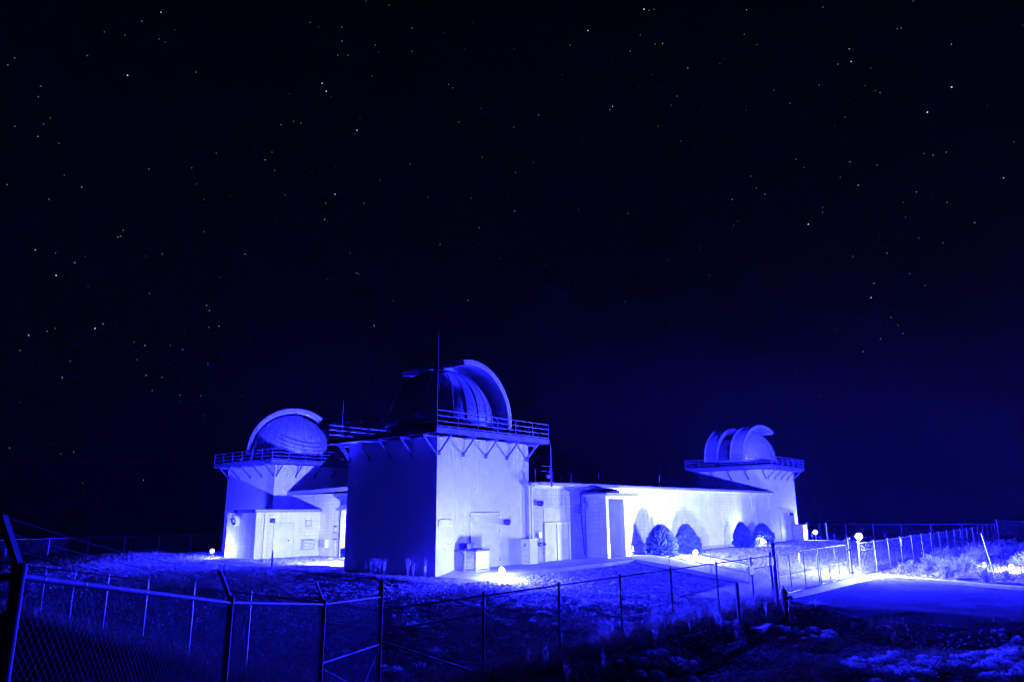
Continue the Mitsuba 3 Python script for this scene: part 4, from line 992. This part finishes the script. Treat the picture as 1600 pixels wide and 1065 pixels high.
def shrub_meshes(seed, stems=46, leaves=17):
    r = np.random.default_rng(seed); st, lv = MB(), MB()
    for k in range(stems):
        a = r.random() * 6.283; sp = r.uniform(.05, .62); h = r.uniform(.6, 1.0) * (1 - .35 * (sp / .62) ** 2)
        pts = [np.array([0, 0, -.05]), np.array([math.cos(a) * sp * .45, math.sin(a) * sp * .45, h * .5]), np.array([math.cos(a) * sp, math.sin(a) * sp, h])]
        st.tube(pts, [.012, .009, .004], 3, False)
        t = r.uniform(.35, 1.0, leaves)[:, None]
        P = np.where(t < .5, pts[0] + (pts[1] - pts[0]) * t * 2, pts[1] + (pts[2] - pts[1]) * (t - .5) * 2) + r.normal(0, .02, (leaves, 3))
        D = np.c_[r.normal(0, .55, leaves) + math.cos(a) * .3, r.normal(0, .55, leaves) + math.sin(a) * .3, r.uniform(.4, 1.2, leaves)]
        D /= np.linalg.norm(D, axis=1, keepdims=True)
        lv.add(*leaf_tris(P, D, r.uniform(.06, .15, leaves), r, .3))
    return st, lv
SHR = [(shape(a, 'bark'), shape(b, 'sage_leaf')) for a, b in (shrub_meshes(s) for s in range(40, 45))]
def plant(name, x, y, s, ang, meshes, names, label, cat, group, sz=None, key=None):
    k = thing(name, label, cat, group)
    to = T().translate([x, y, hzf(x, y) - .03]).rotate([0, 0, 1], ang).scale([s, s, sz or s])
    for nm, d in zip(names, meshes): part(k, nm, {**d, 'to_world': to}, None, kind='stuff' if nm in ('flowers', 'seed_heads') else None)
pos = []
rs = np.random.default_rng(77)
tries = 0
while len(pos) < 95 and tries < 6000:
    tries += 1
    x, y = rs.uniform(25, 64), rs.uniform(-24, -13.6)
    kx = np.interp(y, [-33, -22.5, -18.4, -13.9], [19.9, 21.9, 24.0, 26.0])
    if x < kx + 1.0 or math.hypot(x - 33.4, y + 19.6) < 1.9 or (x < 33.4 and y < -17.5 and abs((y + 19.6) - (x - 33.4) * .12) < 1.0 and x > 29): continue
    if all(math.hypot(x - a, y - b) > .95 for a, b in pos): pos.append((x, y))
for i, (x, y) in enumerate(pos):
    near_lamp = math.hypot(x - 34, y + 19.6) < 5.5
    lab = ('pale overexposed shrub around the lamp at the right edge', 'shrubs round the road lamp') if near_lamp else ('loose grey sage shrub between the receding fence and the road', 'sage shrubs right of the gate')
    plant('sage_shrub', x, y, rs.uniform(.65, 1.35), rs.uniform(0, 360), SHR[i % 5], ('stems', 'foliage'), lab[0], 'shrub', lab[1])

def weed_meshes(seed):
    r = np.random.default_rng(seed); st, hd = MB(), MB()
    for k in range(7):
        a = r.random() * 6.283; sp = r.uniform(.02, .16); h = r.uniform(.55, 1.0)
        top = np.array([math.cos(a) * sp, math.sin(a) * sp, h]); st.tube([(0, 0, -.05), top * [.4, .4, .55], top], [.007, .006, .004], 3, False)
        n = 26; t = r.uniform(.5, 1.03, n)[:, None]
        P = top * t * [1, 1, 1] + r.normal(0, .012, (n, 3)); D = np.c_[r.normal(0, .5, (n, 2)), r.uniform(.5, 1, n)]; D /= np.linalg.norm(D, axis=1, keepdims=True)
        hd.add(*leaf_tris(P, D, r.uniform(.03, .075, n), r, .35))
    return st, hd
WEED = [(shape(a, 'dry_grass'), shape(b, 'pale_leaf')) for a, b in (weed_meshes(s) for s in range(60, 64))]
wp = [(-.5, .2), (-.7, .8), (-.45, 1.5), (-1.3, 2.3), (-1.35, 2.9), (-1.28, 3.3), (-.5, 3.6), (-.6, 4.6), (-1.3, 5.6), (-.4, 5.9)]
for i, (x, y) in enumerate(wp):
    plant('tall_weed', x, y, rs.uniform(.7, 1.0), rs.uniform(0, 360), WEED[i % 4], ('stems', 'seed_heads'), 'thin dry weed stalks at the foot of the dark tower wall', 'weed', 'weeds at the dark tower wall')
for i in range(46):
    x = rs.uniform(-9, 9.5); y = SY - abs(rs.normal(.25, .7)) - .1
    if abs(x - 2.9) < .4 or abs(x - 6.75) < .5 or abs(x - 7.6) < .3: continue
    plant('tall_weed', x, y, rs.uniform(.6, 1.15), rs.uniform(0, 360), WEED[i % 4], ('stems', 'seed_heads'), 'tall dry weed standing along the foot of the long fence', 'weed', 'weeds along the long fence')
for i in range(22):
    x = rs.uniform(24, 84); y = rs.uniform(-1.2, -.4)
    if 48.5 < x < 51: continue
    plant('tall_weed', x, y, rs.uniform(.5, .9), rs.uniform(0, 360), WEED[i % 4], ('stems', 'seed_heads'), 'low dry weed at the foot of the long lit wall', 'weed', 'weeds along the long hall wall')

def rosette_meshes(seed):
    r = np.random.default_rng(seed); lv, fl = MB(), MB()
    n = 95; a = r.random(n) * 6.283; R = .24 * np.sqrt(r.random(n))
    P = np.c_[R * np.cos(a), R * np.sin(a), .02 + .16 * (1 - (R / .26) ** 2) * r.uniform(.3, 1, n)]
    D = np.c_[np.cos(a) * .8, np.sin(a) * .8, r.uniform(.2, 1.0, n)] + r.normal(0, .3, (n, 3)); D /= np.linalg.norm(D, axis=1, keepdims=True)
    lv.add(*leaf_tris(P, D, r.uniform(.07, .16, n), r, .5))
    n = 42; a = r.random(n) * 6.283; R = .22 * np.sqrt(r.random(n))
    P = np.c_[R * np.cos(a), R * np.sin(a), .15 + .10 * (1 - (R / .25) ** 2) + r.normal(0, .02, n)]
    for k in range(2):
        D = r.normal(0, 1, (n, 3)); D[:, 2] = np.abs(D[:, 2]) * .6; D /= np.linalg.norm(D, axis=1, keepdims=True)
        fl.add(*leaf_tris(P, D, r.uniform(.05, .085, n), r, .75))
    return lv, fl
ROS = [(shape(a, 'sage_leaf'), shape(b, 'pale_leaf')) for a, b in (rosette_meshes(s) for s in range(80, 84))]
cnt = 0; tries = 0
while cnt < 260 and tries < 9000:
    tries += 1
    x, y = rs.uniform(-7.5, 9.8), rs.uniform(-25, -13.6)
    if meshkit.fbm(np.array([[x * .4, y * .4, 0]]), 2, 31)[0] < .50 or x > 8.2 + (y + 25) * .12: continue
    plant('low_flowering_weed', x, y, rs.uniform(.5, 1.25), rs.uniform(0, 360), ROS[cnt % 4], ('foliage', 'flowers'), 'low pale flowering weed on the dark ground outside the long fence', 'weed', 'flowering weeds in the foreground')
    cnt += 1
cnt = 0
while cnt < 60:
    x, y = rs.uniform(-12, 9), rs.uniform(-12.3, -6.5)
    if meshkit.fbm(np.array([[x * .5, y * .5, 0]]), 2, 33)[0] < .5: continue
    plant('low_flowering_weed', x, y, rs.uniform(.4, .9), rs.uniform(0, 360), ROS[cnt % 4], ('foliage', 'flowers'), 'low pale flowering weed on the gravel inside the long fence', 'weed', 'flowering weeds inside the fence')
    cnt += 1

# ------------------------------------------------------------------ stars
def star_mesh(codes, rad, seed):
    r = np.random.default_rng(seed); m = MB()
    o = np.array([[1, 0, 0], [-1, 0, 0], [0, 1, 0], [0, -1, 0], [0, 0, 1], [0, 0, -1.0]])
    f = np.array([[0, 2, 4], [2, 1, 4], [1, 3, 4], [3, 0, 4], [2, 0, 5], [1, 2, 5], [3, 1, 5], [0, 3, 5]])
    for az, el in codes:
        a, e = math.radians(az / 100), math.radians(el / 100)
        m.add(EYE + 6000 * np.array([math.cos(e) * math.cos(a), math.cos(e) * math.sin(a), math.sin(e)]) + o * rad * r.uniform(.75, 1.2), f)
    return m
def pairs(s): return [tuple(map(int, p.split(','))) for p in s.split()]
BRIGHT="7196,3038 5391,2969 7609,1760 6128,2662 506,2807 684,2691 300,2145 7022,3494 5670,3219 5709,3270 5549,2474 5623,2274 4312,2275 1142,3154 3106,3163 3299,3713 1228,1497 1598,2096 4001,2408 2778,3808 1893,3668 7465,1612 7186,1283"
FAINT="7149,3403 7012,3325 6967,3316 7391,3266 7477,3090 7733,2816 7911,2940 7943,2885 7736,2747 6716,3174 6940,2978 6646,2925 5772,3649 5845,3668 5569,3674 5559,3580 5592,3481 5500,3492 5626,3187 5281,3368 6130,3060 5979,3160 5926,2969 5866,2966 6025,2932 5362,3872 5155,3865 5267,3585 5234,3544 4934,3573 4937,3730 4446,3607 4379,3791 4641,3710 4593,3356 4557,3332 4297,3187 4285,2823 4496,3086 4921,2751 5178,2610 6080,2725 6048,2595 5751,2623 5558,2679 5621,2399 5951,2424 6003,2244 5303,2426 4758,2505 4383,2506 4538,2572 4356,2170 4408,2113 4648,2136 6505,2652 6673,2515 6627,2408 6560,2305 6370,2360 7391,2236 7507,2290 7488,1763 7365,1717 7310,1769 6918,1838 6812,1870 7102,1950 7090,1993 7119,1940 6537,2073 6469,1533 6443,1497 6436,1373 6367,1387 7138,1321 7467,1228 7425,1253 7569,1186 5809,1333 5401,2033 5341,1879 5571,1815 5623,1576 5180,1474 5030,1675 4840,1821 4403,1693 4349,1787 6395,1755 6222,1947 4825,2317 5338,1587 6867,1574 7842,2524 7679,2586 7699,2498 7645,2635 7569,2488 7576,2110 7829,2147 6972,2450 7252,3286 6906,3412 5371,3056 4130,2030 2736,3796 2689,3797 1295,3551 2824,3640 2698,3565 2630,3559 1932,3512 1839,3425 2921,3541 3467,3623 3991,3611 3337,3445 3176,3496 2744,3356 2429,3365 2157,3353 2114,3379 1143,3239 1240,3161 1012,3077 765,3268 791,3273 656,3407 462,3070 28,3036 314,2626 747,2427 692,2402 608,2400 203,2354 511,1896 654,2069 834,2182 720,1801 865,1864 1113,1950 1082,1797 1114,1339 1201,1195 1396,3056 1069,2973 1004,2922 973,2901 1744,3094 1630,2979 1980,2992 2538,3178 2595,3121 2323,3078 2350,2959 3131,3142 2717,2981 2533,2851 2426,2773 2563,2742 3389,2926 3774,3136 4001,3050 3828,2781 3989,2708 3549,3422 2865,3291 3439,2400 3017,2346 3078,2271 3588,2153 3736,1980 3879,1844 3549,1830 3580,1707 3408,1600 3078,1652 2962,1793 3131,1822 2711,1960 2384,1810 2441,2021 2155,2365 2160,2169 2127,2196 2223,2287 1992,2515 1957,2421 1897,2367 1632,2581 1583,2510 1247,2485 1064,2422 1329,2389 1212,2310 1239,2798 1320,2756 1480,2201 1484,2166 1313,1813 1571,1805 1851,1754 1823,1657 2725,1472 2602,1407 3193,1389 2300,1660 1051,1216 1078,1279 871,1529 928,2024 928,2130 7366,1717 7263,1571 6394,1754 6467,1533 6445,1496 6436,1371 6367,1387 7142,1321 6931,1214 6857,1197 6898,1090 6688,1213 6603,1190 7469,1226 7425,1253 7570,1190 7604,1081 7308,1041 7341,924 6826,985 6722,978 6775,878 6590,856 6448,860 6419,1101 6321,1167 7557,738 7287,409 7214,424 7577,437 6768,242 7137,216 6134,1314 6162,875 6417,713 1114,1339 1202,1193 1055,1213 1077,1276 1328,1116 1338,983 1810,1005 1654,823 1641,1253 1852,1753 1825,1656 871,1528 957,1628 1196,1598 1485,1294 547,903 4162,1584 3476,949 3464,815 2886,701 1659,824 3228,1262 5325,1872 5177,1462 4934,1187 3509,1396"
def stars(codes, rad, rgb, label):
    k = numbered('stars')
    scene[k] = shape(star_mesh(codes, rad, len(codes)), 'lamp_lens', emitter={'type': 'area', 'radiance': {'type': 'rgb', 'value': [c / 2 ** EXPO for c in rgb]}, 'sampling_weight': 0.05})
    labels[k] = {'kind': 'stuff', 'label': label}
stars(pairs(BRIGHT), 6.4, (.62, .65, .72), 'few brighter stars in the night sky')
fa = pairs(FAINT)
stars(fa[0::3], 5.6, (.19, .19, .215), 'white stars spread over the night sky')
stars(fa[1::3], 5.6, (.10, .11, .14), 'faint bluish stars spread over the night sky')
stars(fa[2::3], 5.6, (.12, .096, .07), 'faint warm stars spread over the night sky')

# ------------------------------------------------------------------ added haze for the glow round the lamps
HAZE = 0.00005
scene['haze_air'] = {'type': 'homogeneous', 'albedo': {'type': 'rgb', 'value': [0.95, 0.95, 0.95]}, 'sigma_t': HAZE}
scene['haze'] = {'type': 'cube', 'to_world': T().translate([0, 0, -28.5]).scale([560, 560, 41.5]), 'bsdf': {'type': 'null'},
                 'interior': {'type': 'ref', 'id': 'haze_air'}}
labels['haze'] = {'kind': 'stuff', 'label': 'thin added haze that gives the blue glow round the lamps'}
scene['camera']['medium'] = {'type': 'ref', 'id': 'haze_air'}
